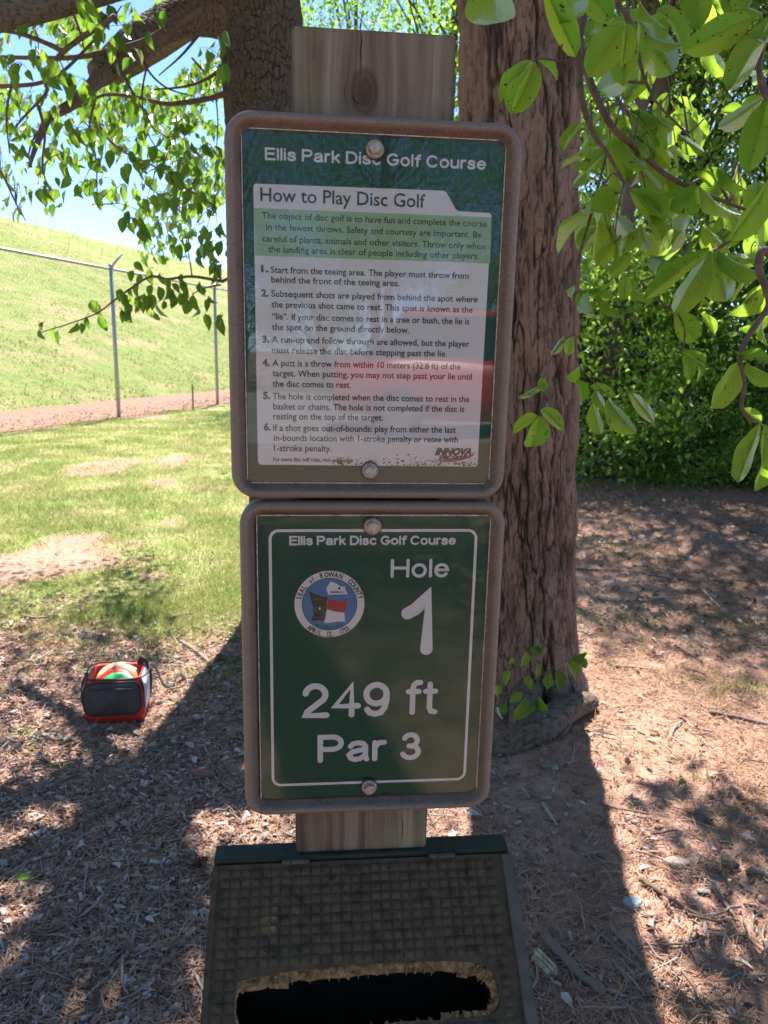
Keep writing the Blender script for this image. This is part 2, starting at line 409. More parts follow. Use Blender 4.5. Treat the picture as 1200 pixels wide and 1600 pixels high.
# ------------------------------------------------------------------ grass and litter (uncountable ground cover)
bl_v = np.array([[-.5, 0, 0], [.5, 0, 0], [-.32, .55, .06], [.32, .55, .06], [0, 1, .28]]); bl_f = [np.array([[0, 1, 3, 2]]), np.array([[2, 3, 4]])]
def grass(name, P, hgt, wid, lean=.55, tint=None, label='', parent=None):
    n = len(P); D = np.stack([rng.normal(0, lean, n), rng.normal(0, lean, n), np.ones(n)], 1)
    me = scatter(name, bl_v, bl_f, P, basis(D, rdir(n)), np.stack([wid, hgt, hgt], 1), M_grass, tint)
    o = link(name, me); tag(o, label, 'grass', kind='stuff'); return o
def inview(x, y, z=0, m=60):
    a, b, d = proj(np.stack([x, y, np.zeros_like(x) + z], -1)); return (d > .2) & (a > -m) & (a < 1200 + m) & (b > -m) & (b < 1600 + m)
N = 900000
yy = 3.2 + 15 * rng.random(N) ** 1.6; xx = -yy * .62 + rng.random(N) * yy * .9
k = inview(xx, yy) & (xx < .25 * yy); xx, yy = xx[k], yy[k]
dens = lawn_f(xx, yy) * (.35 + .65 * np.clip((fbm(xx * 3, yy * 3, 44, 3) - .35) * 4, 0, 1))
k = rng.random(len(xx)) < dens * .62; xx, yy = xx[k], yy[k]
clump = fbm(xx * 2.2, yy * 2.2, 61, 3)
ti = np.clip(1.22 - (clump - .3) * 2.1 + rng.normal(0, .40, len(xx)), 0, 1)
sc_g = 1 + (yy - 3) * .10
grass('grass', np.stack([xx, yy, gh(xx, yy) - .002], 1), (.022 + .045 * rng.random(len(xx)) * (.4 + clump)) * (.9 + .1 * sc_g), .0028 * sc_g * (.7 + .6 * rng.random(len(xx))), .7, ti,
      'patchy spring lawn of green and straw blades left of the signs')
print('lawn blades', len(xx))
# grass sprigs in the litter on the right and near the bag
P = []; 
for (px, py, n, r) in [(935, 850, 320, .25), (975, 860, 260, .25), (1020, 870, 50, .12), (905, 880, 60, .1), (940, 965, 420, .35), (990, 970, 340, .3), (1040, 960, 60, .2), (1150, 975, 90, .12), (1170, 960, 60, .15),
                       (905, 965, 90, .1), (1130, 1075, 260, .14), (1170, 1080, 90, .12), (1020, 790, 40, .2), (1080, 845, 60, .15), (960, 1040, 16, .03), (1075, 1220, 14, .03), (1000, 1180, 30, .1), (1040, 830, 40, .2), (880, 1010, 30, .08),
                       (30, 1150, 60, .06), (60, 1170, 30, .06), (350, 1050, 140, .09), (290, 1060, 110, .10), (310, 1090, 60, .09), (200, 1030, 220, .13), (140, 1035, 160, .13), (160, 1170, 16, .03), (250, 1025, 120, .13),
                       (30, 1060, 120, .18), (90, 1050, 60, .15), (370, 1010, 90, .12), (1100, 1010, 40, .2), (820, 1230, 20, .1)]:
    c = gnd(px, py); P.append(np.stack([c.x + rng.normal(0, r, n), c.y + rng.normal(0, r * .9, n)], 1))
P = np.concatenate(P); P = np.column_stack([P, gh(P[:, 0], P[:, 1]) - .002])
grass('grass', P, .025 + .035 * rng.random(len(P)), .0032 + .002 * rng.random(len(P)), .6, np.clip(rng.normal(.2, .2, len(P)), 0, 1), 'thin green sprigs coming up through the litter')
# bank tufts
n = 60000; s = rng.uniform(-14, 26, n); d = TOE + rng.random(n) ** 1.3 * CREST
Pt = np.stack([FA.x + fdir.x * s + fn.x * d, FA.y + fdir.y * s + fn.y * d, hillz(s, d) - .01], 1)
k = inview(Pt[:, 0], Pt[:, 1], Pt[:, 2]); Pt = Pt[k]; s, d = s[k], d[k]
k = rng.random(len(Pt)) < np.clip((fbm(s * .8, d * .8, 77, 3) - .3) * 3, 0.1, 1); Pt = Pt[k]
grass('grass', Pt, .04 + .08 * rng.random(len(Pt)), .02 + .03 * rng.random(len(Pt)), .6, np.clip(rng.normal(.72, .28, len(Pt)), 0, 1), 'yellow green tufts on the grassed bank behind the fence')

def litter_area(n, pw=1.5, ymax=9.5, ymin=.75):
    y = ymin + (ymax - ymin) * rng.random(n) ** pw; x = (rng.random(n) - .5) * (1.3 * y + .5)
    lz = np.clip((y - 3.9 + (fbm(x * 1.6, y * 1.6, 21, 4) - .5) * 1.6) / .5, 0, 1) * np.clip((.06 * y - x) / .4, 0, 1)
    k = inview(x, y) & (rng.random(n) > lawn_f(x, y) * .93) & (rng.random(n) > lz * .9); return x[k], y[k]
def litter_n(x, y, s=0): return fbm(x * 1.3, y * 1.3, 90 + s, 3)
# pine needles: bent slivers
nd_v = np.array([[-.5, 0, 0], [.5, 0, 0], [-.5, .5, .05], [.5, .5, .05], [-.3, 1, 0], [.3, 1, 0]]); nd_f = [np.array([[0, 1, 3, 2], [2, 3, 5, 4]])]
x, y = litter_area(520000); pr = np.clip(.35 + (x + .2) * .9, .22, 1) * np.clip((litter_n(x, y) - .25) * 3, .15, 1); k = rng.random(len(x)) < pr; x, y = x[k], y[k]; n = len(x)
a = rng.random(n) * 6.283; D = np.stack([np.cos(a), np.sin(a), rng.normal(0, .16, n)], 1)
L = .03 + .055 * rng.random(n)
me = scatter('pine_needles', nd_v, nd_f, np.stack([x, y, gh(x, y) + .003 + .012 * rng.random(n)], 1), basis(D, np.array([0, 0, 1.]) + .5 * rdir(n)),
             np.stack([.00135 * (1 + .14 * y) * (.7 + .6 * rng.random(n)), L, L * rng.choice([-1, 1.6], n)], 1), M_needle)
tag(link('pine_needles', me), 'fallen orange brown pine needles carpeting the ground', 'pine needles', kind='stuff'); print('needles', n)
# chips: small irregular slabs
ch_v = np.array([[-.5, -.4, 0], [.45, -.5, 0], [.5, .35, .02], [-.35, .5, 0], [-.42, -.36, 1], [.4, -.42, .9], [.42, .3, 1.1], [-.3, .42, .8]])
ch_f = [np.array([[0, 3, 2, 1], [4, 5, 6, 7], [0, 1, 5, 4], [1, 2, 6, 5], [2, 3, 7, 6], [3, 0, 4, 7]])]
x, y = litter_area(190000, 1.7); k = rng.random(len(x)) < np.clip(.55 - (x + .2) * .6, .08, .8) * np.clip((litter_n(x, y, 5) - .2) * 3, .1, 1); x, y = x[k], y[k]; n = len(x)
a = rng.random(n) * 6.283; D = np.stack([np.cos(a), np.sin(a), rng.normal(0, .22, n)], 1)
sz = .006 + .020 * rng.random(n) ** 3
me = scatter('wood_chips', ch_v, ch_f, np.stack([x, y, gh(x, y) + .001 + .008 * rng.random(n)], 1), basis(D, np.array([0, 0, 1.]) + .35 * rdir(n)),
             np.stack([sz * (.35 + .5 * rng.random(n)), sz * (1 + 1.2 * rng.random(n)), .0015 + .003 * rng.random(n)], 1), M_chip)
tag(link('wood_chips', me), 'grey and tan shredded wood chips on the ground', 'wood chips', kind='stuff'); print('chips', n)
# dry twig fragments
J = Join(); x, y = litter_area(8200, 1.3, 9); 
for xa, ya in zip(x, y):
    if rng.random() > (.9 if xa < .4 else .45): continue
    a = rng.random() * 6.283; Ln = .03 + .12 * rng.random() ** 2; r = .0012 + .0030 * rng.random() ** 2
    q = [np.array([xa + math.cos(a) * Ln * tt + rng.normal(0, Ln * .05), ya + math.sin(a) * Ln * tt + rng.normal(0, Ln * .05), 0]) for tt in (0, .33, .66, 1)]
    for v in q: v[2] = gh(v[0], v[1]) + r + .008 + abs(rng.normal(0, .006))
    J.tube(q, [r, r * .95, r * .85, r * .6], 5)
tag(link('twig_litter', J.mesh('twig_litter', M_stick)), 'short dry twigs scattered through the mulch', 'twigs', kind='stuff')
# dead brown leaves on the woodland floor
def leaf_np(nl=4, nw=2, fold=.25, curl=.25, wavy=0., w=.5, tip=1.0, seed=0, blunt=False):
    V = []; UV = []
    for a in range(nl + 1):
        v = a / nl
        if blunt: wd = w * math.sin(math.pi * min(1, v * .93 + .02) ** 1.15) ** .65 if v < 1 else .0
        else: wd = w * (math.sin(math.pi * v ** .8) ** .9) if 0 < v < 1 else 0
        wd = max(wd, .006)
        for b in range(-nw, nw + 1):
            u = b / nw
            zz = abs(u) * wd * fold * .5 * 2 - curl * v * v * .5 + wavy * math.sin(v * 11 + u * 3 + seed) * abs(u)
            V.append((u * wd * .5 * 2 * (1 - .0 * abs(u)) * .5 * 2 / 1, v, zz)); UV.append((u, v))
    V = np.array(V); V[:, 0] *= .5
    nn = 2 * nw + 1; i = np.arange(nl)[:, None] * nn; j = np.arange(nn - 1)[None]
    return V, np.stack([i + j, i + j + 1, i + nn + j + 1, i + nn + j], -1).reshape(-1, 4), np.array(UV)
lv, lfc, _ = leaf_np(3, 1, .3, .5)
x, y = litter_area(16000, 1.1, 9.5, 1.0); k = rng.random(len(x)) < np.where(y > 3.6, .8, .12); x, y = x[k], y[k]; n = len(x)
D = rdir(n); D[:, 2] *= .25
me = scatter('dead_leaves', lv, [lfc], np.stack([x, y, gh(x, y) + .01 + .01 * rng.random(n)], 1), basis(D, np.array([0, 0, 1.]) + .5 * rdir(n)), .025 + .03 * rng.random(n), M_chip)
tag(link('dead_leaves', me), 'dead brown leaves lying on the shaded woodland floor', 'dead leaves', kind='stuff')
# pale grit and stones on the bare strip
n = 5200; s = rng.uniform(-8, 16, n); d = rng.uniform(-.3, TOE + .3, n)
me = scatter('gravel', ch_v, ch_f, np.stack([FA.x + fdir.x * s + fn.x * d, FA.y + fdir.y * s + fn.y * d, .02 + .02 * rng.random(n)], 1), basis(rdir(n) * np.array([1, 1, .2]), np.array([0, 0, 1.]) + .4 * rdir(n)),
             np.stack([.012 + .04 * rng.random(n) ** 4, .012 + .05 * rng.random(n) ** 4, .005 + .012 * rng.random(n)], 1), M_chip)
tag(link('gravel', me), 'pale grit and wood bits on the red strip under the fence', 'gravel', kind='stuff')

# ------------------------------------------------------------------ bark trunks
def trunk_mesh(name, path, rad, mat, na, nz, cw, chh, depth, seed=0, flare=None, ridged=False):
    P = catmull(path, 12); s = np.linspace(0, 1, len(P)); ss = np.linspace(0, 1, nz)
    L = np.concatenate([[0], np.cumsum(np.linalg.norm(np.diff(P, axis=0), axis=1))]); s = L / L[-1]
    P = np.stack([np.interp(ss, s, P[:, q]) for q in range(3)], 1); L = L[-1]
    R = np.interp(ss, np.linspace(0, 1, len(rad)), rad)
    T = np.gradient(P, axis=0); T /= np.linalg.norm(T, axis=1)[:, None]
    v = np.array([1., 0, 0]) if abs(T[0][0]) < .8 else np.array([0, 1., 0]); Nn = np.zeros_like(T)
    for q in range(nz): v = v - T[q] * (v @ T[q]); v /= np.linalg.norm(v); Nn[q] = v
    B = np.cross(T, Nn); th = np.linspace(0, 2 * math.pi, na, endpoint=False)
    TH, ZZ = np.meshgrid(th, ss * L); circ = int(round(2 * math.pi * np.mean(R) / cw)); Uc = TH / (2 * math.pi) * circ
    wx = (vn(np.cos(TH) * 3 + 9, ZZ / chh * 1.3 + np.sin(TH) * 3, seed + 1) - .5) * 1.1
    wy = (vn(np.cos(TH) * 4 + 3, ZZ / chh * .9 + np.sin(TH) * 4, seed + 2) - .5) * .8
    f1, f2, cid = worley(Uc + wx, ZZ / chh + wy, seed, circ)
    cw_ = .07 + .25 * vn(np.cos(TH) * 6 + 2, ZZ / chh * 1.1 + np.sin(TH) * 6, seed + 21) ** 2
    e = np.clip((f2 - f1) / cw_, 0, 1) ** .7
    cr = np.ones_like(TH)
    for oc, (fq, asp, th_) in enumerate(((.5, .30, .13), (1.0, .38, .12), (2.0, .8, .07))):
        nn_ = vnw(Uc * fq + wx * .8, ZZ / chh * asp * fq + wy, seed + 80 + oc, int(circ * fq)); kk_ = np.clip(np.abs(nn_ - .5) / (th_ * (.4 + 1.2 * vn(np.cos(TH) * 3 + ZZ * 5, np.sin(TH) * 3 + 7, seed + 90 + oc))), 0, 1)
        cr = np.minimum(cr, 1 - (1 - kk_) * (1, .7, .3)[oc])
    e = np.minimum(np.clip(cr * 2.2, 0, 1), .30 + .70 * np.clip((f2 - f1) / (.10 + .10 * cid), 0, 1)) if ridged else e
    f1b, f2b, cidb = worley((Uc + wx) * 2.0, ZZ / chh * 1.7 + wy * 2, seed + 30, circ * 2)
    e2 = np.clip((f2b - f1b) / .18, 0, 1)
    fine = fbm(np.cos(TH) * 26 + ZZ * 9, ZZ * 55 + np.sin(TH) * 26, seed + 4, 3)
    ter = fbm(np.cos(TH) * 9 + ZZ * 2, ZZ / chh * 3.2 + np.sin(TH) * 9, seed + 60, 4); lay = np.floor(ter * 7) / 7 + .25 * (ter * 7 % 1) ** 3 / 7
    H = e * ((.25 + .45 * cid + .85 * lay) if ridged else (.40 + .25 * cid + .75 * lay)) + .20 * e2 * e + .22 * fine
    if ridged:
        def pf(fu, fz, sd, oc=5):
            r_ = 0; a_ = .5
            for o_ in range(oc):
                m_ = max(3, int(round(circ * fu))) * 2 ** o_; r_ = r_ + a_ * vnw(TH / (2 * math.pi) * m_ + (wx * .25 if o_ == 0 else 0), ZZ / chh * fz * 2 ** o_ + wy * .4, sd + o_, m_); a_ *= .56
            return r_ / (.5 * (1 - .56 ** oc) / .44)
        n1_ = pf(.8, .62, seed + 200); L_ = 7.0; q_ = (n1_ - .18) * 1.55 * L_; fr_ = q_ - np.floor(q_); ter2 = (np.floor(q_) + np.clip(fr_ / .16, 0, 1)) / L_
        n2_ = pf(.75, .26, seed + 300, 4); ck = np.clip(np.abs(n2_ - .5) / (.022 + .06 * vn(ZZ * 4 + np.cos(TH), np.sin(TH) * 3, seed + 400)), 0, 1)
        n3_ = pf(2.2, 1.1, seed + 500, 3); ck2 = np.clip(np.abs(n3_ - .5) / .05, 0, 1)
        e = np.clip(ck * (.55 + .45 * ck2) * np.clip(ter2 * 1.6 + .15, 0, 1), 0, 1); e2 = ck2; cid = np.clip(ter2 * 1.15 - .1, 0, 1); cidb = vnw(Uc * 1.5 + wx, ZZ / chh * 1.2, seed + 600, int(circ * 1.5))
        H = 1.0 * ter2 + .60 * ck + .22 * ck2 + .20 * fine - .35
    RR = R[:, None] + depth * (H - .6); RR[-1] *= .03; RR[-2] *= .8
    if flare is not None: RR = RR * flare(TH, ZZ)
    RR *= 1 + .05 * (vn(np.cos(TH) * 1.5 + 5, ZZ * 1.2 + np.sin(TH) * 1.5, seed + 6) - .5)
    V = P[:, None] + RR[..., None] * (np.cos(TH)[..., None] * Nn[:, None] + np.sin(TH)[..., None] * B[:, None])
    i = np.arange(nz - 1)[:, None] * na; j = np.arange(na)[None]; k = (j + 1) % na
    F = np.stack([i + j, i + k, i + na + k, i + na + j], -1).reshape(-1, 4)
    col = np.stack([.15 + .85 * e * (.6 + .4 * e2), (cid * .6 + cidb * .4), fine], -1).reshape(-1, 3)
    return mesh_np(name, V.reshape(-1, 3), F, mat, True, {'bark': col})

# --- the pine, right behind the sign
pb = gnd(830, 1118); pb = Vector((pb.x, pb.y + .24, 0))
ptop = at(812, 100, pb.y + .02)
dirp = (ptop - pb).normalized()
pine = empty('pine_tree', pb, 'tall pine with thick plated reddish bark behind the right side of the signs', 'tree')
def pflare(TH, ZZ): return 1 + .42 * np.exp(-ZZ / .16) * (1 + .35 * np.sin(TH * 3 + 1) + .2 * np.sin(TH * 7)) + .06 * np.exp(-ZZ / .8)
path = [pb - dirp * .08] + [pb + dirp * h for h in (.6, 1.5, 2.6, 4, 7, 10, 13, 16)]
link('trunk', trunk_mesh('pine_trunk', path, [.208, .209, .209, .207, .20, .19, .17, .13, .06], M_pine, 560, 5000, .034, .115, .030, 3, pflare, True), pine)
def root(name, pts, rad, seed, par=pine):
    return link(name, trunk_mesh(name, pts, rad, M_root, 60, 160, .03, .07, .008, seed), par)
r0 = gnd(920, 1098, .05); r1 = gnd(850, 1135, .06); r2 = gnd(790, 1168, .02)
root('root', [r0 + Vector((.0, .06, -.05)), r0, (r0 + r1) / 2 + Vector((0, 0, .025)), r1, r2, r2 + Vector((-.12, -.05, -.05))], [.03, .045, .055, .06, .05, .02], 5)
root('root', [Vector((pb.x + .1, pb.y - .1, .12)), gnd(880, 1120, .07), gnd(868, 1150, .03), gnd(862, 1178, -.03)], [.06, .045, .03, .012], 6)
root('root', [Vector((pb.x, pb.y - .15, .12)), gnd(810, 1150, .05), gnd(775, 1195, -.02)], [.07, .05, .02], 7)
# high crown of the pine, far above the frame
def cluster_leaves(centers, n_per, spread, rs=None):
    c = np.repeat(centers, n_per, 0); return c + rng.normal(0, 1, c.shape) * spread
cen = rdir(80) * (rng.random(80) ** .5)[:, None] * np.array([3.6, 2.8, 2.6]) + np.array([pb.x - .2, pb.y + 1.3, 13.5])
Pn = cluster_leaves(cen, 260, .38)
me = scatter('pine_crown', nd_v, nd_f, Pn, basis(rdir(len(Pn)), rdir(len(Pn))), np.stack([np.full(len(Pn), .012), np.full(len(Pn), .2), np.full(len(Pn), .2)], 1), M_dark)
link('crown', me, pine)
J = Join()
for c in cen[:40]:
    b = np.array(pb + dirp * max(9, c[2] - 1.2)); J.tube([b, (b + c) / 2 + [0, 0, .3], c], [.05, .03, .012], 6)
link('branches', J.mesh('pine_branches', M_twig), pine)

# --- the spreading tree on the left
CY = 4.25
cb = gnd(436, 952); cb = Vector((cb.x, CY, 0))
cherry = empty('spreading_tree', cb, 'dark barked tree with spreading limbs and drooping leaves behind the sign on the left', 'tree')
t1 = at(411, 165, CY); t2 = at(410, 60, CY); t3 = at(402, -10, CY); t4 = at(385, -130, CY + .1); t5 = at(380, -420, CY + .3)
def cfl(TH, ZZ): return 1 + .3 * np.exp(-ZZ / .15) * (1 + .3 * np.sin(TH * 4)) + .04 * np.sin(TH * 3 + ZZ * 2)
link('trunk', trunk_mesh('cherry_trunk', [cb - Vector((0, 0, .08)), cb + Vector((0, 0, .8)), t1, t2, t3, t4, t5], [.19, .18, .178, .180, .20, .195, .12], M_cbark, 360, 1700, .022, .055, .016, 11, cfl), cherry)
def limb(pts, rad, name='limb', fine=True, par=cherry, seed=0, mat=None):
    if fine: me = trunk_mesh(name, pts, rad, mat or M_limblit, 90, 380, .020, .04, min(rad) * .16, seed + 40)
    else:
        V, F, T = tube_np(catmull(pts, 6), rad, 7); me = mesh_np(name, V, [F, T], M_twig, True)
    return link(name, me, par)
A = at
limb([A(395, 30, CY), A(345, 18, CY - .05), A(300, 22, CY - .12), A(255, 38, CY - .22), A(212, 66, CY - .35), A(178, 96, CY - .42), A(150, 118, CY - .5)], [.14, .12, .09, .076, .074, .07, .05], seed=1)
limb([A(165, 110, CY - .46), A(140, 138, CY - .55), A(108, 166, CY - .6), A(78, 182, CY - .7), A(66, 205, CY - .75), A(52, 240, CY - .8), A(46, 262, CY - .8)], [.045, .030, .025, .021, .017, .012, .006], seed=2)
limb([A(400, -40, CY), A(320, -66, CY - .3), A(220, -42, CY - .6), A(100, -6, CY - .9), A(10, 18, CY - 1.1), A(-120, 40, CY - 1.3), A(-320, 30, CY - 1.5)], [.13, .10, .075, .066, .06, .05, .03], seed=3)
limb([A(320, 30, CY + .1), A(285, 55, CY + .3), A(255, 78, CY + .4), A(228, 95, CY + .45), A(180, 130, CY + .6)], [.06, .045, .038, .034, .015], seed=4)
limb([A(400, -60, CY), A(520, -160, CY + .3), A(700, -260, CY + .7)], [.12, .09, .04], seed=5)
TW = [([(312, 15), (262, 45), (222, 66), (160, 82), (110, 90), (40, 90), (-20, 88)], CY - .5, .018, .008),
      ([(362, 143), (320, 155), (262, 162), (215, 152), (165, 148), (130, 165)], CY - .1, .016, .006),
      ([(352, 102), (325, 122), (290, 135), (240, 140)], CY + .1, .012, .004),
      ([(318, 45), (285, 85), (248, 118)], CY - .1, .009, .003),
      ([(215, 72), (208, 90), (195, 108)], CY - .35, .016, .010),
      ([(180, 25), (100, 80), (72, 125), (72, 145), (40, 180), (15, 210)], CY - .9, .012, .003),
      ([(100, 80), (60, 62), (20, 50), (-10, 48)], CY - .9, .012, .006),
      ([(220, 85), (235, 115), (262, 138), (300, 150)], CY - .3, .007, .003),
      ([(195, 120), (210, 150), (228, 180), (240, 200), (262, 215)], CY - .4, .007, .003),
      ([(145, 155), (152, 185), (165, 212), (195, 238), (245, 262), (285, 290), (335, 322)], CY - .4, .009, .003),
      ([(128, 165), (100, 172), (60, 205), (45, 240), (50, 262)], CY - .5, .007, .003),
      ([(110, 10), (125, 50), (132, 80)], CY - .9, .006, .003),
      ([(350, 440), (300, 432), (262, 436), (236, 432), (205, 450), (175, 472), (150, 490), (110, 505), (62, 520)], 3.2, .0065, .002),
      ([(420, 455), (380, 430), (345, 440)], 3.25, .010, .0065),
      ([(345, 445), (320, 450), (300, 460)], 3.2, .004, .002),
      ([(0, 135), (60, 130), (100, 110), (150, 60)], CY - .7, .010, .006),
      ([(0, 265), (10, 285), (25, 318), (40, 345)], 2.7, .005, .002),
      ([(300, 90), (330, 130), (340, 180), (338, 240)], CY + .5, .007, .003),
      ([(230, 100), (222, 150), (232, 210), (260, 250)], CY, .006, .0025),
      ([(60, 165), (70, 210), (66, 260), (78, 300)], CY - .9, .007, .0025),
      ([(150, 150), (140, 200), (150, 250), (152, 320)], CY - .8, .006, .0025),
      ([(20, 120), (10, 180), (15, 240)], CY - 1.1, .006, .0025)]
for pts, Yd, ra, rb in TW:
    limb([A(a, b, Yd) for a, b in pts], [ra, rb], 'branch', False)
J = Join()
twig_pts = np.concatenate([np.array([[a, b] for a, b in pts]) for pts, *_ in TW])
twig_Y = np.concatenate([[Yd] * len(pts) for pts, Yd, *_ in TW])
clus = []
for s_ in "30,20 75,18 95,40 140,12 165,28 190,40 205,20 240,20 60,60 130,60 170,70 200,80 15,60 50,35 100,50 120,25 20,18 12,120 45,145 75,140 100,118 130,122 140,158 10,168 30,188 60,200 90,178 55,163 15,222 45,215 85,215 100,238 75,252 62,272 75,292 82,305 12,290 24,308 35,322 5,262 140,222 165,240 185,232 150,250 172,212 142,302 158,300 162,278 130,285 185,292 200,255 216,230 230,200 215,212 250,165 262,222 268,250 285,190 300,232 320,222 255,300 262,318 240,282 228,318 290,258 230,335 205,342 248,345 272,358 290,368 312,312 330,332 335,285 302,305 340,245 333,78 344,60 336,100 340,362 320,372 300,362 332,392 190,180 210,160 120,200 110,225 150,195 175,165 35,100 60,85 85,100 25,140 5,90 225,262 245,240 280,320 215,300".split():
    a, b = map(float, s_.split(',')); clus.append((a, b, 3.0 + rng.random() * 1.5, int(rng.integers(4, 8)), 12))
for a, b in [(60, 515), (70, 505), (88, 512), (100, 510), (123, 500), (132, 497), (140, 490), (150, 492), (152, 474), (190, 455), (185, 480), (195, 478), (205, 480), (215, 470), (230, 478), (205, 458), (222, 436), (240, 445), (255, 432), (270, 445), (285, 432), (282, 458), (292, 468), (300, 455), (310, 442), (325, 480), (330, 468), (345, 488), (340, 412), (212, 422), (240, 418), (235, 460), (262, 460), (225, 460), (248, 470)]:
    clus.append((a, b, 3.2, 2 if a > 180 else 1, 5))
leaves = []      # (pos, dir, normal, length)
for a, b, Yd, n, sp_ in clus:
    d2 = np.hypot(twig_pts[:, 0] - a, twig_pts[:, 1] - b) + np.abs(twig_Y - Yd) * 30; q = int(np.argmin(d2))
    p0 = np.array(A(*twig_pts[q], twig_Y[q])); p1 = np.array(A(a, b, Yd))
    m = (p0 + p1) / 2 + [0, 0, .05 * np.linalg.norm(p1 - p0)]
    if sp_ > 6: J.tube(catmull([p0, m, p1], 5), [.0035, .0022, .0012], 5)
    for _ in range(n):
        q1 = np.array(A(a + rng.normal(0, sp_), b + rng.normal(0, sp_ * .9), Yd + rng.normal(0, .1)))
        D = np.array([rng.normal(0, .42), rng.normal(0, .42), -1.0]); Nn = np.array([rng.normal(0, .6), -1 + rng.normal(0, .5), rng.normal(0, .4)])
        leaves.append((q1, D, Nn, .042 + .036 * rng.random() if sp_ > 6 else .045 + .035 * rng.random()))
        J.tube([p1 + (q1 - p1) * .1, (p1 + q1) / 2 + [0, 0, .006], q1], [.0011, .0008], 4)
link('twigs', J.mesh('cherry_twigs', M_twig), cherry)['kind'] = 'stuff'
CM = [leaf_np(6, 2, .35, .35 + .3 * q / 4, .03, .52 + .05 * (q % 3), seed=q) for q in range(5)]
CMesh = [mesh_np('cherry_leaf_%d' % q, V, F, M_cher, True, {'tint': np.full(len(V), .12 + .19 * q)}, UV) for q, (V, F, UV) in enumerate(CM)]
def place_leaf(par, meshes, P_, D, Nn, Ln, name='leaf', wsc=1.0):
    B = basis(np.array(D, float), np.array(Nn, float)); me = meshes[int(rng.integers(len(meshes)))]
    o = bpy.data.objects.new(name, me); C.objects.link(o); o.parent = par
    mw = Matrix([[B[r][0] * Ln * wsc, B[r][1] * Ln, B[r][2] * Ln, P_[r]] for r in range(3)] + [[0, 0, 0, 1]])
    o.matrix_parent_inverse = parent_world(par).inverted(); o.matrix_basis = mw
    return o
leaves.sort(key=lambda l: l[0][1] - l[3] * 30)
for q1, D, Nn, Ln in leaves[:280]: place_leaf(cherry, CMesh, q1, D, Nn, Ln)
rest = leaves[280:]
# more, farther leaves of the same crown in view, and the crown overhead that shades the mulch
fv, ff, _ = leaf_np(3, 1, .35, .4, 0, .52)
ex = []
while len(ex) < 3000:
    a, b = rng.uniform(-30, 352), rng.uniform(-20, 400)
    n_ = float(fbm(np.array(a / 55.), np.array(b / 55.), 5, 3)); edge = 1 if b < 120 + .62 * a + 60 else .35
    if a < 215 and b > 235 + 30 * math.sin(a / 30.): continue
    if n_ > .50 and rng.random() < edge: ex.append(A(a, b, rng.uniform(4.6, 7.0)))
ex = np.array(ex)
cc = []
while len(cc) < 125:
    c = rdir(1)[0] * rng.random() ** .4 * np.array([2.3, 1.25, 1.1]) + np.array([-1.1, 3.45, 4.6])
    a, b, z = proj(c)
    if b < -90 or z < 0: cc.append(c)
cc = np.array(cc); cc[:90] = cc[:90]
ov = cluster_leaves(cc, 78, .20); a, b, z = proj(ov); ov = ov[(b < -12)]
PP = np.concatenate([ex, ov, np.array([l[0] for l in rest])]) if rest else np.concatenate([ex, ov])
n = len(PP); D = np.stack([rng.normal(0, .5, n), rng.normal(0, .5, n), np.full(n, -1.)], 1); Nn = rdir(n) * np.array([1, 1, .8])
Ls = .045 + .035 * rng.random(n)
fo = link('foliage', scatter('cherry_foliage', fv, [ff], PP, basis(D, Nn), Ls, M_cher), cherry); fo['kind'] = 'stuff'
J = Join()
for c in cc[::2]:
    b_ = np.array(t4 if c[0] > -1.5 else A(10, 22, CY - 1.1)); J.tube(catmull([b_, (b_ + c) / 2 + [0, 0, .25], c], 4), [.03, .015, .005], 5)
o = link('upper_branches', J.mesh('cherry_upper', M_twig), cherry); o['kind'] = 'stuff'

# ------------------------------------------------------------------ woodland edge on the right
def woodland_tree(seed, H, R, zb, nl, lsz, mat, ncl=70):
    global rng
    rg = np.random.default_rng(seed); keep = rng; rng = rg
    cen = []
    while len(cen) < ncl:
        u = rg.random(); th = rg.random() * 6.283; rr = R * (math.sin(math.pi * min(1, .12 + .86 * u)) ** .6) * (.35 + .65 * rg.random() ** .6)
        cen.append((math.cos(th) * rr, math.sin(th) * rr, zb + u * (H - zb)))
    cen = np.array(cen); n = nl; id_ = rg.integers(0, ncl, n)
    P = cen[id_] + rg.normal(0, 1, (n, 3)) * np.array([.42, .42, .26]) * (R / 2.4)
    D = np.stack([rg.normal(0, .8, n), rg.normal(0, .8, n), -.55 + rg.normal(0, .5, n)], 1)
    tn = np.clip(rg.normal(.45, .25, ncl)[id_] + rg.normal(0, .15, n), 0, 1)
    cr = scatter('crown', fv, [ff], P, basis(D, np.array([0, 0, .8]) + rdir(n)), lsz * (.7 + .6 * rg.random(n)), mat, tn)
    J = Join(); lean = rg.normal(0, .25, 2)
    J.tube(catmull([(0, 0, -.1), (lean[0] * .2, lean[1] * .2, H * .3), (lean[0], lean[1], H * .65), (lean[0] * .8, lean[1], H * .95)], 6), [.14 * R / 2.4, .11 * R / 2.4, .06, .02], 10, .5)
    tr = J.mesh('trunk', M_twig); J = Join()
    for c in cen[:: 2]:
        z0 = max(.3, c[2] * .75 - .3); J.tube(catmull([(lean[0] * z0 / H, lean[1] * z0 / H, z0), (c[0] * .5, c[1] * .5, (z0 + c[2]) / 2 + .15), tuple(c)], 4), [.035, .02, .006], 5, .5)
    br = J.mesh('branches', M_twig); rng = keep
    return cr, tr, br
VT = [woodland_tree(101, 11.5, 2.7, 2.2, 11500, .10, M_fol, 60), woodland_tree(102, 9.5, 2.3, 1.2, 10500, .095, M_fol, 55), woodland_tree(103, 13, 3.0, 3.5, 11500, .11, M_fol, 60)]
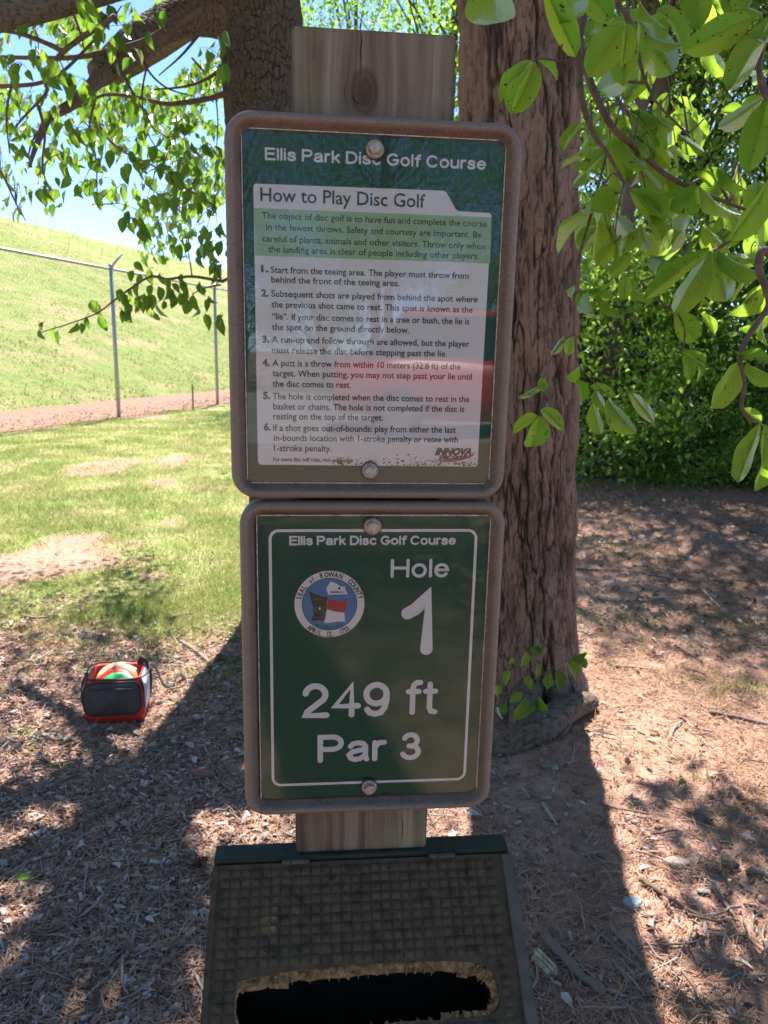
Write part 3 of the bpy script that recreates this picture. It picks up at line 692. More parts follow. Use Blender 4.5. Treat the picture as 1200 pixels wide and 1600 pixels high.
VSHADE = woodland_tree(105, 11.0, 2.5, 6.4, 8000, .11, M_fol, 50)  # high crowns kept above view, added to shade the ground in front
M_bushlit = leaf_mat('sunlit_bush_leaf', (.07, .17, .02), (.20, .36, .05), (.38, .66, .06), (.72, .88, .16), .6, .2)  # brighter copy of the woodland leaf, sunlight on the bushes put into its colour
VB = woodland_tree(131, 2.6, 1.5, .05, 6500, .075, M_bushlit, 60)
VS = [woodland_tree(111, 2.6, 1.25, .1, 7000, .065, M_fol, 45), woodland_tree(112, 1.7, 1.0, .05, 5000, .055, M_fol, 36)]
VE = [woodland_tree(121, 8.5, 1.7, .5, 16000, .085, M_dark, 95)]
def put(name, var, x, y, rz, s, label, cat, group):
    e = empty(name, (x, y, float(gh(x, y))), label, cat, group); e.rotation_euler = (0, 0, rz); e.scale = (s, s, s)
    for nm, me in zip(('crown', 'trunk', 'branches'), var):
        o = bpy.data.objects.new(nm, me); C.objects.link(o); o.parent = e
    return e
GT = 'broadleaf trees along the woodland edge'
for v, x, y, rz, s, lb in [
    (0, 6.2, 13.0, .3, 1.0, 'tall leafy tree right behind the pine trunk at the woodland edge'),
    (1, 2.2, 15.0, 1.9, 1.1, 'leafy tree whose crown shows just right of the pine'),
    (2, 7.6, 12.0, 2.7, 1.0, 'large leafy tree at the right edge of the woods'),
    (1, 6.0, 10.3, 4.0, .95, 'low crowned green tree in front of the woods on the right'),
    (0, 9.3, 10.8, 5.2, .95, 'leafy tree at the woodland edge beyond the hanging branch on the right'),
    (2, 1.0, 15.5, .9, 1.0, 'bright leafy tree showing above the top of the wooden post'),
    (0, 5.5, 15.5, 2.2, 1.15, 'taller tree deep in the woods behind the evergreen'),
    (2, 10.5, 15.5, 3.3, 1.1, 'tall tree deep in the woods at the far right'),
    (1, 3.2, 18.5, 4.6, 1.3, 'distant tree deep in the woods behind the pine'),
    (0, 8.0, 20.0, 1.1, 1.3, 'distant tall tree in the second row of the woods'),
    (2, 13.5, 12.5, 5.9, 1.1, 'tree standing past the right end of the woodland edge'),
    (1, 14.5, 19.0, 5.0, 1.4, 'tree at the back of the woods farthest right'),
    (0, -1.2, 22.0, 2.0, 1.15, 'far pale green tree seen between post and left tree trunk')]:
    put('woodland_tree', VT[v], x, y, rz, s, lb, 'tree', GT)
for x, y, rz, lb in [(3.4, 10.1, .7, 'high crowned shading tree added behind the sunlit bush'), (5.6, 10.2, 1.9, 'high crowned shading tree added in the dark middle of the woods edge'), (7.6, 10.8, 2.9, 'high crowned shading tree added near the evergreens'), (9.8, 11.2, 4.4, 'high crowned shading tree added past the right edge of the woods'), (2.75, 9.3, 5.1, 'slim shading tree added in front of the sunlit bush just right of the pine'), (4.6, 9.0, 3.6, 'slim shading tree added in front of the low bush left of the small one'), (6.4, 9.1, .2, 'slim shading tree added in front of the low shaded bush on the right')]:
    put('woodland_tree', VSHADE, x, y, rz, .8 if y < 9.5 else 1.0, lb, 'tree', GT)
for x, y, rz, s, lb in [(6.6, 9.9, .4, .95, 'dark evergreen behind the big hanging leaves on the right'), (8.2, 9.3, 2.4, 1.0, 'dark evergreen at the right edge of the picture'),
                        (4.9, 13.4, 3.9, 1.1, 'dark evergreen set back among the broadleaf trees')]:
    put('evergreen_tree', VE[0], x, y, rz, s, lb, 'tree', 'dark evergreens at the woodland edge')
sh = [(2.55, 9.4, .2, 1.0, 0), (3.5, 9.9, 1.4, 1.1, 0), (4.5, 9.3, 2.9, .95, 1), (5.5, 9.7, 4.1, 1.1, 0), (6.6, 9.0, 5.3, 1.0, 1), (7.6, 9.4, .9, 1.1, 0), (3.0, 11.0, 2.2, 1.3, 0), (1.6, 10.6, 3.7, .9, 1), (4.4, 11.3, 3.3, 1.35, 0), (6.2, 11.5, 1.9, 1.3, 0), (8.8, 9.9, 2.1, 1.2, 0), (5.0, 8.9, 5.9, .6, 1), (3.75, 9.0, 0.3, .55, 1)]
sl_ = ['sunlit pale green bush just right of the pine trunk', 'tall bush at the woods edge beside the sunlit one', 'low bush under the trees left of centre of the woods edge', 'rounded bush in the dark middle of the woods edge',
       'low bush in deep shade near the right edge', 'bush in deep shade at the right edge of the woods', 'tall bush behind the sunlit bush', 'low bush half hidden behind the pine trunk', 'broad bush in the second row behind the woods edge', 'broad shaded bush in the second row on the right',
       'bush past the dark evergreen at the far right', 'small bush reaching out over the litter', 'small bright bush at the foot of the woods edge']
for (x, y, rz, s, v), lb in zip(sh, sl_): put('woodland_bush', VB if x < 3.8 or y < 9.05 else VS[v], x, y, rz, s, lb, 'bush', 'bushes along the woodland edge')

# the woods, the parking lot and the red car behind the viewer, which the acrylic mirrors
for v, x, y, rz, s, lb in [(2, -6.0, -6.5, .5, .85, 'shade tree whose dark crown is mirrored in the upper sign'), (2, 8.0, -5.5, 2.5, .9, 'second shade tree mirrored in the upper sign, farther off'), (0, -6.5, -9.0, 1.5, .8, 'shade tree at the edge of the mirrored parking lot')]:
    put('woodland_tree', VT[v], x, y, rz, s, lb, 'tree', None)
for k, x in enumerate(np.linspace(-20, 26, 9)):
    put('woodland_bush', VS[0], float(x), -25.6, k * 1.1, 1.9, 'bush number %s from the left in the row beyond the mirrored parking lot' % ('one', 'two', 'three', 'four', 'five', 'six', 'seven', 'eight', 'nine')[k], 'bush', 'bushes beyond the mirrored parking lot')
for k, x in enumerate(np.linspace(-24, 30, 10)):
    put('woodland_tree', VT[k % 3], float(x), -27 - 2.5 * (k % 2), k * 1.3, 1.25, 'tree number %s from the left in the row beyond the mirrored parking lot' % ('one', 'two', 'three', 'four', 'five', 'six', 'seven', 'eight', 'nine', 'ten')[k], 'tree', 'trees beyond the mirrored parking lot')
for k, x in enumerate(np.linspace(-22, 34, 9)):
    put('woodland_tree', VT[(k + 1) % 3], float(x), -33, k * 2.3, 1.45, 'tree number %s from the left in the back row beyond the mirrored parking lot' % ('one', 'two', 'three', 'four', 'five', 'six', 'seven', 'eight', 'nine')[k], 'tree', 'trees beyond the mirrored parking lot')
lot = link('parking_lot', mesh_np('parking_lot', [(-16, -25, .012), (22, -25, .012), (22, -10.5, .012), (-16, -10.5, .012)], np.array([[0, 1, 2, 3]]), plain('pale_concrete', (.42, .38, .36), .9, 0, .15, 3)))
tag(lot, kind='structure')
def car(loc, rz):
    e = empty('parked_car', loc, 'red car parked on the pale lot, mirrored in the upper sign', 'car'); e.rotation_euler = (0, 0, rz); e.scale = (1.3, 1.3, 1.3)
    Mb = plain('red_car_paint', (.62, .02, .025), .3, 0, .05, 2, 0); Mg = plain('car_glass', (.02, .025, .03), .08, 0, .1); Mt = plain('tyre_rubber', (.02, .02, .02), .8); Mr = plain('wheel_rim', (.5, .5, .5), .3, .8)
    sect = [(-2.35, .45, .78, .70), (-2.25, .32, 1.02, .84), (-1.5, .28, 1.08, .90), (0, .27, 1.06, .92), (1.0, .28, 1.04, .91), (1.9, .32, .98, .86), (2.3, .40, .84, .72)]
    V = []
    for x, z0, z1, hw_ in sect: V += [(x, hw_ * .93, z0), (x, hw_, (z0 + z1) * .48), (x, hw_ * .97, z1 - .06), (x, hw_ * .86, z1), (x, -hw_ * .86, z1), (x, -hw_ * .97, z1 - .06), (x, -hw_, (z0 + z1) * .48), (x, -hw_ * .93, z0)]
    n_ = len(sect); i = np.arange(n_ - 1)[:, None] * 8; j = np.arange(8)[None]; k = (j + 1) % 8
    F = [np.stack([i + j, i + k, i + 8 + k, i + 8 + j], -1).reshape(-1, 4), np.array([[7, 6, 5, 4], [7, 4, 3, 0], [3, 2, 1, 0]]), np.array([[(n_ - 1) * 8 + q for q in r] for r in ((0, 1, 2, 3), (0, 3, 4, 7), (4, 5, 6, 7))])]
    I_ = Matrix.Identity(4); mw = parent_world(e); link('body', mesh_np('car_body', V, F, Mb, True), e, mw)
    cab = [(-1.95, 1.05, .80), (-1.35, 1.62, .66), (.25, 1.66, .66), (1.05, 1.03, .78)]
    for nm, gr, m_ in (('cabin', 0, Mg), ('roof', 1, Mb)):
        if gr: V = [(-1.38, -.66, 1.60), (.28, -.66, 1.64), (.28, .66, 1.64), (-1.38, .66, 1.60), (-1.30, -.60, 1.70), (.18, -.60, 1.73), (.18, .60, 1.73), (-1.30, .60, 1.70)]; F = np.array([[0, 1, 5, 4], [1, 2, 6, 5], [2, 3, 7, 6], [3, 0, 4, 7], [4, 5, 6, 7], [0, 3, 2, 1]])
        else:
            V = []
            for x, z, h_ in cab: V += [(x, h_, z), (x, -h_, z)]
            F = [np.array([[0, 2, 4, 6], [1, 7, 5, 3], [0, 1, 3, 2], [2, 3, 5, 4], [4, 5, 7, 6]])]
        link(nm, mesh_np('car_' + nm, V, F, m_), e, mw)
    for x in (-1.45, 1.42):
        for sy in (-1, 1):
            bm = bmesh.new(); bmesh.ops.create_cone(bm, cap_ends=True, segments=28, radius1=.34, radius2=.34, depth=.22, matrix=Matrix.Translation((x, sy * .84, .34)) @ Matrix.Rotation(math.pi / 2, 4, 'X')); wh = bm_obj('wheel', bm, Mt, e, mw)
            bm = bmesh.new(); bmesh.ops.create_cone(bm, cap_ends=True, segments=20, radius1=.21, radius2=.21, depth=.03, matrix=Matrix.Translation((x, sy * .955, .34)) @ Matrix.Rotation(math.pi / 2, 4, 'X')); bm_obj('rim', bm, Mr, wh, mw)
    for sy in (-.6, .6):
        bm = bmesh.new(); bx(bm, 2.16, 2.30, sy - .16, sy + .16, .66, .80, .02); bm_obj('headlight', bm, plain('lamp_glass', (.7, .7, .7), .1), e, mw)
        bm = bmesh.new(); bx(bm, -2.36, -2.26, sy - .14, sy + .14, .78, .94, .02); bm_obj('tail_light', bm, plain('tail_lens', (.4, .01, .01), .2), e, mw)
def mirror_point(px, py, dist):
    d = ray(px, py); o = SO + SN * AC; t_ = (o - CO).dot(SN) / d.dot(SN); h = CO + d * t_; r = d - 2 * d.dot(SN) * SN; return h + r * (dist / math.hypot(r.x, r.y))
AC = -.0120
cp = mirror_point(690, 600, 13.2); car((cp.x + 1.0, cp.y, 0.014), .12)

# ------------------------------------------------------------------ overhanging broad-leaved tree, trunk standing right of the frame
ob = Vector((2.05, 1.15, 0))
over = empty('broadleaf_tree', ob, 'tree reaching in from the right with large glossy hanging leaves', 'tree')
link('trunk', trunk_mesh('over_trunk', [ob - Vector((0, 0, .05)), ob + Vector((-.02, 0, 1.2)), ob + Vector((-.05, .05, 2.4)), ob + Vector((-.05, .1, 4.2))], [.10, .085, .07, .03], M_cbark, 60, 300, .03, .07, .008, 60), over)
hub1 = ob + Vector((-.03, .02, 2.2)); hub2 = ob + Vector((-.02, 0, 1.6))
BR = [([(1330, -200), (1080, -120), (940, -30), (905, 50), (905, 110), (908, 150), (925, 205), (948, 238), (975, 285)], 1.45, .011, .003, hub1),
      ([(905, 60), (918, 115), (938, 165), (960, 203), (990, 228), (1030, 265), (1070, 290), (1140, 318), (1215, 345)], 1.5, .010, .004, None),
      ([(940, -30), (965, 5), (985, 35), (998, 90), (1010, 130), (1030, 165), (1075, 210)], 1.35, .006, .002, None),
      ([(1290, -120), (1215, 20), (1190, 75), (1188, 130), (1202, 165)], 1.15, .007, .003, hub1),
      ([(1330, 330), (1225, 395), (1192, 392), (1186, 420), (1197, 452), (1200, 480), (1172, 520), (1156, 560), (1163, 600), (1160, 640), (1190, 665), (1215, 672)], 1.15, .006, .0025, hub2),
      ([(1215, 345), (1160, 365), (1115, 392), (1060, 420), (1000, 440)], 1.45, .006, .002, None),
      ([(975, 285), (965, 330), (960, 380)], 1.45, .003, .0015, None),
      ([(990, 228), (1000, 260), (1010, 300)], 1.5, .003, .0015, None),
      ([(925, 330), (905, 400), (898, 440), (898, 520), (905, 570), (945, 615)], 1.6, .004, .0015, None),
      ([(948, 238), (935, 290), (925, 330)], 1.55, .004, .003, None),
      ([(1215, 200), (1205, 262)], 1.1, .005, .003, None),
      ([(905, 90), (880, 95), (845, 92), (830, 96)], 1.35, .0025, .0012, None),
      ([(1060, 490), (1070, 520), (1066, 550)], 1.4, .003, .0015, None),
      ([(1000, 440), (1030, 470), (1060, 490)], 1.42, .003, .002, None),
      ([(1215, 205), (1150, 10), (1090, -30), (1000, -60)], 1.3, .006, .003, None),
      ([(898, 520), (870, 545), (850, 590), (843, 645)], 1.6, .002, .001, None),
      ([(1010, 130), (960, 130), (930, 170)], 1.6, .004, .0015, None), ([(1140, 318), (1120, 280), (1095, 262)], 1.5, .004, .002, None)]
for pts, Yd, ra, rb, hub in BR:
    ra *= .78; rb *= .8; P_ = [A(a, b, Yd) for a, b in pts]
    if hub is not None: P_ = [hub, (hub + P_[0]) / 2 + Vector((0, 0, .15))] + P_
    V, F, T = tube_np(catmull(P_, 6), [ra * (1.8 if hub is not None else 1), rb], 8); link('branch', mesh_np('over_branch', V, [F, T], M_twig, True), over)
OM = [leaf_np(12, 4, .25 + .12 * (q % 3), .2 + .12 * q, .03, .56 + .06 * (q % 2), seed=q * 2, blunt=True) for q in range(6)]
OMesh = [mesh_np('broad_leaf_%d' % q, V, F, M_near, True, {'tint': np.full(len(V), .15 + .15 * q)}, UV) for q, (V, F, UV) in enumerate(OM)]
# base px, tip px, apparent width px, distance
LV = """760,-40,777,47,85,1.05;850,-20,903,87,40,1.1;880,-40,895,42,62,1.12;832,97,776,153,26,1.35;833,97,786,170,26,1.36;836,97,812,176,42,1.34;842,95,880,118,20,1.36
975,38,922,112,56,1.3;985,38,968,128,54,1.32;978,40,977,100,26,1.28;1000,35,1050,118,62,1.35;1005,45,1055,88,36,1.3;1025,18,1088,58,30,1.25;1172,28,1080,76,52,1.12;1203,28,1135,142,52,1.1;1206,28,1180,72,34,1.12
1192,152,1121,208,30,1.12;1199,158,1168,262,54,1.1;1213,262,1152,387,48,1.05;1090,-24,1090,26,52,1.3;1150,-24,1166,14,38,1.2;965,298,924,326,44,1.5;1095,293,1055,330,46,1.45;1094,291,1143,353,36,1.42
985,170,1022,205,20,1.55;985,174,1026,213,24,1.55;1020,178,1050,207,22,1.55;955,175,976,211,32,1.6;970,214,1002,276,32,1.5;960,220,986,282,28,1.55;985,220,1016,246,18,1.5;1085,270,1121,287,20,1.45;1100,264,1136,291,27,1.45;1122,262,1157,300,22,1.45
985,298,1032,342,38,1.5;1002,303,1046,332,36,1.5;960,330,985,372,32,1.5;1012,338,1040,372,28,1.5;990,350,974,396,28,1.48;1000,350,1012,398,28,1.5;905,455,898,480,16,1.6;906,455,952,450,14,1.6;906,456,962,466,14,1.6;920,455,919,499,24,1.55;935,460,966,498,14,1.55
978,430,975,468,24,1.5;1108,388,1003,463,32,1.35;1110,392,1056,493,54,1.3;1115,394,1131,473,54,1.32;1056,488,1090,534,44,1.4;1120,388,1184,438,42,1.32;1192,438,1154,500,46,1.2;1203,493,1160,521,26,1.2;1152,567,1117,638,46,1.15;1150,560,1207,557,22,1.15
1168,567,1212,602,30,1.15;1190,658,1163,640,22,1.15;1188,662,1149,754,36,1.12;1193,664,1203,772,48,1.1;880,525,864,556,13,1.65;893,525,888,554,19,1.65;905,575,888,592,24,1.6;897,593,921,632,28,1.6;930,608,938,637,22,1.6;926,630,936,680,30,1.55;950,624,985,681,34,1.55
985,614,1021,659,22,1.55;1065,550,1112,572,16,1.45;1088,558,1100,597,17,1.45;1068,553,1084,592,27,1.42;842,650,835,707,42,1.5;840,649,804,668,22,1.5;846,640,878,664,24,1.5;852,598,814,624,11,1.55;846,590,849,611,17,1.55;1000,100,930,150,40,1.6;1040,20,1010,70,40,1.6
1010,35,960,20,34,1.5;1100,60,1130,120,40,1.6;940,10,915,60,40,1.5;1060,210,1095,240,26,1.6;1020,230,1045,262,24,1.6;1130,320,1165,365,34,1.5;1080,330,1050,372,30,1.55;1100,350,1130,392,32,1.5;1040,400,1010,430,26,1.5;1140,400,1180,412,26,1.45;945,300,915,352,30,1.6;960,380,935,412,26,1.6
1015,400,1045,440,30,1.5;1070,300,1020,318,22,1.55;1180,330,1195,392,34,1.4;1165,180,1128,170,24,1.5;1200,110,1165,128,26,1.4;925,205,905,245,26,1.6;945,240,912,262,24,1.6;1000,5,1035,50,40,1.4;1085,5,1120,50,38,1.5;1130,-10,1180,30,40,1.3;905,-30,955,30,46,1.3;1000,260,1030,300,30,1.55;1045,270,1075,312,28,1.55
980,440,1010,475,22,1.5;1095,490,1120,520,18,1.45;1115,395,1080,440,34,1.42;1195,450,1165,470,22,1.2;900,445,885,470,14,1.6;960,620,925,600,16,1.6;985,395,955,430,24,1.55;1200,540,1180,500,20,1.2""".replace('\n', ';').split(';')
st = Join(); nleaf = 0
for rec in LV:
    bxp, byp, txp, typ, wpx, Yd = map(float, rec.split(','))
    Pb = np.array(A(bxp, byp, Yd)); Pt_ = np.array(A(txp, typ, Yd + rng.normal(0, .02))); Ln = np.linalg.norm(Pt_ - Pb)
    z = proj(Pb)[2]; wm = wpx / FPX * z
    side = np.cross(Pt_ - Pb, np.array(FW)); view = -np.array(FW) + rng.normal(0, .28, 3)
    if rng.random() < .5: view = -view
    o = place_leaf(over, OMesh, Pb, Pt_ - Pb, view, Ln, 'leaf', max(.35, .86 * wm / (Ln * .55)))
    nleaf += 1
# loose sprays of the same tree a little farther back
bpts = np.array([A(a, b, Yd) for pts, Yd, *_ in BR for a, b in pts if -60 < b < 480 and 880 < a < 1260])
while nleaf < 250:
    q = bpts[int(rng.integers(len(bpts)))]; a, b, z = proj(q)
    tgt = np.array(A(a + rng.normal(0, 55), b + rng.normal(15, 45), rng.uniform(1.6, 2.6)))
    a2, b2, z2 = proj(tgt)
    if a2 < 905 or b2 > 470 or (b2 > 380 and rng.random() < .6): continue
    st.tube(catmull([q, (q + tgt) / 2 + [0, 0, .05], tgt], 4), [.0022, .0012], 4)
    for _ in range(int(rng.integers(2, 5))):
        D = np.array([rng.normal(0, .7), rng.normal(0, .5), -.8 + rng.normal(0, .35)]); Nn = np.array([rng.normal(0, .5), -.4, .9 + rng.normal(0, .4)])
        place_leaf(over, OMesh, tgt + rng.normal(0, .012, 3), D, Nn, .06 + .045 * rng.random()); nleaf += 1
o = link('twigs', st.mesh('over_twigs', M_twig), over); o['kind'] = 'stuff'
# its crown out of the frame, with unseen clusters added to cast shade
SHADEC = [(1.4, 3.0, 3.9, 22, .5), (.2, 2.6, 4.2, 16, .45), (2.2, 1.6, 4.0, 40, .9), (-.1, 3.2, 4.6, 12, .4), (1.1, 4.45, 4.0, 9, .35), (1.5, 4.15, 4.1, 9, .3), (.95, 3.75, 4.0, 9, .3), (1.7, 3.7, 4.2, 12, .4), (1.3, -.8, 4.9, 30, 1.1), (2.4, -2.0, 5.0, 26, 1.1), (-.22, 2.75, 4.4, 16, .26), (-.2, 3.15, 4.5, 10, .25)]
cc = []
for x, y, z, n, r in SHADEC: cc.append(np.array([x, y, z]) + rdir(n) * rng.random(n)[:, None] ** .5 * np.array([r, r, r * .6]))
cc = np.concatenate(cc); ov = cluster_leaves(cc, 26, .12); a, b, z = proj(ov); ov = ov[(b < -30) | (z < .3) | (a > 1260)]
n = len(ov); D = np.stack([rng.normal(0, .6, n), rng.normal(0, .6, n), -.6 + rng.normal(0, .4, n)], 1)
o = link('foliage', scatter('over_shade_foliage', fv, [ff], ov, basis(D, np.array([0, 0, 1.]) + rdir(n) * .8), .075 + .04 * rng.random(n), M_fol), over); o['kind'] = 'stuff'
J = Join()
for c in cc[::3]:
    b_ = np.array(ob + Vector((-.05, .08, 3.2))); J.tube(catmull([b_, (b_ + c) / 2 + [0, 0, .2], c], 4), [.02, .01, .004], 5)
o = link('upper_branches', J.mesh('over_shade_upper', M_twig), over); o['kind'] = 'stuff'

# seedling at the foot of the pine
sb = gnd(800, 1172); sb = Vector((sb.x, sb.y - .02, 0))
seed_ = empty('tree_seedling', sb, 'slender green seedling growing in front of the pine base beside the lower sign', 'plant')
Ys = sb.y + .02
for pts in ([(800, 1172), (778, 1105), (800, 1075), (830, 1045), (840, 1010)], [(790, 1090), (840, 1058), (880, 1035), (905, 1028)], [(778, 1105), (800, 1100), (835, 1098)]):
    V, F, T = tube_np(catmull([A(a, b, Ys) for a, b in pts], 6), [.0028, .001], 6); link('stem', mesh_np('stem', V, [F, T], M_twig, True), seed_)
for a, b, c, d in [(798, 1048, 785, 1070), (822, 1018, 818, 1045), (828, 1020, 850, 1012), (835, 1012, 848, 1026), (803, 1030, 796, 1036), (838, 1035, 842, 1060), (825, 1055, 828, 1078), (856, 1052, 856, 1078), (870, 1045, 878, 1082), (885, 1032, 908, 1062), (892, 1030, 918, 1022), (905, 1028, 918, 1045), (783, 1098, 790, 1118),
                   (815, 1082, 797, 1098), (822, 1090, 806, 1132), (838, 1092, 830, 1118), (842, 1088, 855, 1118), (778, 1102, 782, 1125), (775, 1070, 780, 1090), (780, 1195, 772, 1204)]:
    Pb = np.array(A(a, b, Ys)); Pt_ = np.array(A(c, d, Ys - .02 + rng.normal(0, .01))); place_leaf(seed_, CMesh, Pb, Pt_ - Pb, -np.array(FW) + rng.normal(0, .5, 3), max(.03, np.linalg.norm(Pt_ - Pb)), 'leaf', 1.1)

# ------------------------------------------------------------------ fence
M_galv = plain('galvanised_steel', (.36, .38, .40), .45, .55, .2, 30)
fence = empty('chain_link_fence', FA, 'tall grey chain link fence with razor wire at the foot of the bank', 'fence')
FH = 3.2
def fpost(base, topz):
    J = Join(); b = np.array(base); top = b + [0, 0, topz]; J.tube([b - [0, 0, .1], top], .042, 12)
    J.tube([top - [0, 0, .02], top + [0, 0, .06]], .05, 12)
    V, F, T = tube_np([b - [0, 0, .1], top], .042, 12)
    p = link('post', J.mesh('post', M_galv), fence)
    q = np.array(fdir) * .10 + np.array(fn) * (-.12); V, F, T = tube_np([top, top + q * .6 + [0, 0, .12], top + q * 1.6 + [0, 0, .30]], [.03, .025, .02], 8)
    link('barb_arm', mesh_np('barb_arm', V, [F, T], M_galv, True), p)
    return top
span = (FB - FA).length
d = ray(172, 418); fh = None
tp = at(174, 418, FA.y); FH = tp.z
tops = []
for k in range(-3, 6):
    tops.append((k, fpost(FA + fdir * span * k, FH)))
a0, a1 = -3 * span, 5 * span
V, F, T = tube_np([np.array(FA + fdir * a0) + [0, 0, FH - .03], np.array(FA + fdir * a1) + [0, 0, FH - .03]], .028, 10); link('top_rail', mesh_np('top_rail', V, [F, T], M_galv, True), fence)
Vs = []; Fs = []; q = 0; off = np.array(fn) * .03
for sgn in (1, -1):
    for s0 in np.arange(a0 - FH, a1 + FH, .10):
        s_a, z_a, s_b, z_b = s0, .03, s0 + sgn * (FH - .05), FH - .02
        cl = lambda s: min(max(s, a0), a1)
        if sgn * (s_b - s_a) <= 0: continue
        sa, sb_ = cl(s_a), cl(s_b)
        if sa == sb_: continue
        za = z_a + (sa - s_a) / (s_b - s_a) * (z_b - z_a); zb_ = z_a + (sb_ - s_a) / (s_b - s_a) * (z_b - z_a)
        A0 = np.array(FA + fdir * sa) + [0, 0, za]; B0 = np.array(FA + fdir * sb_) + [0, 0, zb_]
        V, F, T = tube_np([A0 + off * (1 + .1 * sgn), B0 + off * (1 + .1 * sgn)], .0016, 3, False); Vs.append(V); Fs.append(F + q); q += len(V)
o = link('wire_mesh', mesh_np('wire_mesh', np.concatenate(Vs), np.concatenate(Fs), M_galv), fence); o['kind'] = 'stuff'
cps = []
for s in np.arange(a0, a1, .03):
    ph = s / .52 * 2 * math.pi; r = .30 + .03 * math.sin(s * 3.1)
    cps.append(np.array(FA + fdir * (s + .12 * math.sin(ph * .5))) + np.array(fn) * (r * .8 * math.cos(ph) - .05) + [0, 0, FH + .33 + r * math.sin(ph)])
V, F, T = tube_np(np.array(cps), .0020, 4, False); link('razor_wire', mesh_np('razor_wire', V, F, M_galv), fence)
sk = gnd(302, 641); ssk = at(302, 600, sk.y)
J = Join(); J.tube([np.array(sk) - [0, 0, .1], np.array(sk) + [0, 0, ssk.z]], [.022, .02], 6); tag(link('survey_stake', J.mesh('survey_stake', plain('stake_wood', (.26, .15, .10), .8))), 'short brown stake standing in the dirt strip between the fence posts', 'stake')

# ------------------------------------------------------------------ post
pz0, pz1, pw = -.3, 1.8171, .1665
POFF = -.030
t = NT('weathered_pine_board'); p = t.objc(); s = t.n('ShaderNodeSeparateXYZ', i_0=p)
ku, kz = sp(568, 143, POFF)
dx = t.math('SUBTRACT', s.outputs[0], ku + .001); dz = t.math('MULTIPLY', t.math('SUBTRACT', s.outputs[1], kz), .62)
r2 = t.math('ADD', t.math('MULTIPLY', dx, dx), t.math('MULTIPLY', dz, dz))
pull = t.math('DIVIDE', .00016, t.math('ADD', r2, .00021))
ux = t.math('MULTIPLY', dx, t.math('SUBTRACT', 1.0, pull))
v = t.n('ShaderNodeCombineXYZ', i_0=ux, i_1=t.math('MULTIPLY', s.outputs[1], .035), i_2=t.math('MULTIPLY', s.outputs[2], .3)).outputs[0]
g1 = t.noise(v, 55, 4, .6, .6); g2 = t.noise(v, 260, 4, .7); g3 = t.noise(p, 9, 3)
c = t.ramp(g1, [(.30, (.065, .044, .033)), (.42, (.12, .088, .066)), (.54, (.175, .15, .12)), (.70, (.25, .228, .195))])
c = t.mix(t.ramp(g2, [(.42, .0), (.7, .5)]), c, (.13, .10, .085))
c = t.mix(t.ramp(g3, [(.5, 0.), (.7, .45)]), c, (.20, .22, .13))
kn = t.math('SQRT', r2)
c = t.mix(t.ramp(kn, [(.0075, 1.), (.0112, .0)]), c, t.mix(t.noise(p, 220, 3), (.035, .022, .016), (.11, .07, .05)))
c = t.mix(t.ramp(t.math('ABSOLUTE', t.math('SUBTRACT', kn, .0118)), [(.0, .75), (.0018, 0.)]), c, (.05, .03, .02))
M_post = t.fin(c, .85, t.bump(t.math('ADD', g1, t.math('MULTIPLY', g2, .6)), .55, .003), spec=.3)
post = empty('sign_post', SO, 'weathered square timber post with a dark knot near its top holding both signs', 'post')
PXW = -.001
sw = SMAT.copy(); sw.translation = SO
bm = bmesh.new(); bx(bm, PXW - pw / 2, PXW + pw / 2, pz0, pz1, POFF - .14, POFF, .0025)
bm_obj('timber', bm, M_post, post, sw)
# drying splits: flat dark slivers painted for the shade inside, no groove cut
M_crack = plain('split_shade', (.02, .014, .01), .9)
bm = bmesh.new()
def sliver(pts, w):
    vs_ = []
    for a, b, ww in pts:
        u_, z_ = sp(a, b, POFF); vs_.append((bm.verts.new((u_ - w * ww, z_, POFF + .0005)), bm.verts.new((u_ + w * ww, z_, POFF + .0005))))
    for q in range(len(vs_) - 1): bm.faces.new((vs_[q][0], vs_[q][1], vs_[q + 1][1], vs_[q + 1][0]))
sliver([(563, 46, .3), (565, 65, 1), (563, 80, 1.2), (564, 95, .9), (563, 118, .2)], .0006)
sliver([(551, 148, .3), (553, 157, 1.3), (562, 163, 1.6), (572, 165, .8), (580, 163, .2)], .0008)
sliver([(540, 132, .2), (538, 145, .8), (541, 160, .3)], .0005)
sliver([(628, 1274, .4), (629, 1290, 1), (628, 1310, .3)], .0006)
bm_obj('drying_split_shade', bm, M_crack, post, sw)['kind'] = 'stuff'

# ------------------------------------------------------------------ signs
t = NT('brown_plastic'); p = t.objc(); n1 = t.noise(p, 900, 2); n2 = t.noise(p, 30, 4)
geo = t.n('ShaderNodeNewGeometry')
c = t.mix(t.ramp(n2, [(.35, 0.), (.65, 1.)]), (.092, .060, .043), (.118, .082, .062))
c = t.mix(t.attr('rim'), c, t.mix(n2, (.125, .097, .08), (.17, .14, .12)))
c = t.mix(t.ramp(n1, [(.55, 0.), (.70, .8)]), c, (.30, .26, .23))
M_frame = t.fin(c, .62, t.bump(n1, .35, .0006), spec=.45)
M_steel = plain('zinc_bolt', (.34, .31, .28), .5, .7, .35, 300, .4)
M_rub = plain('dark_washer', (.035, .035, .037), .6)
M_edge = plain('dusty_acrylic_edge', (.42, .40, .36), .6, 0, .5, 220, .3)
t = NT('clear_acrylic'); tr = t.n('ShaderNodeBsdfTransparent'); tr.inputs[0].default_value = (.98, .985, .985, 1)
gl = t.n('ShaderNodeBsdfGlossy', i_Roughness=.015); fr = t.n('ShaderNodeFresnel', i_IOR=1.38)
p = t.objc(); nn = t.bump(t.noise(p, 6, 2), .10, .003); t.l(nn, gl.inputs['Normal'])
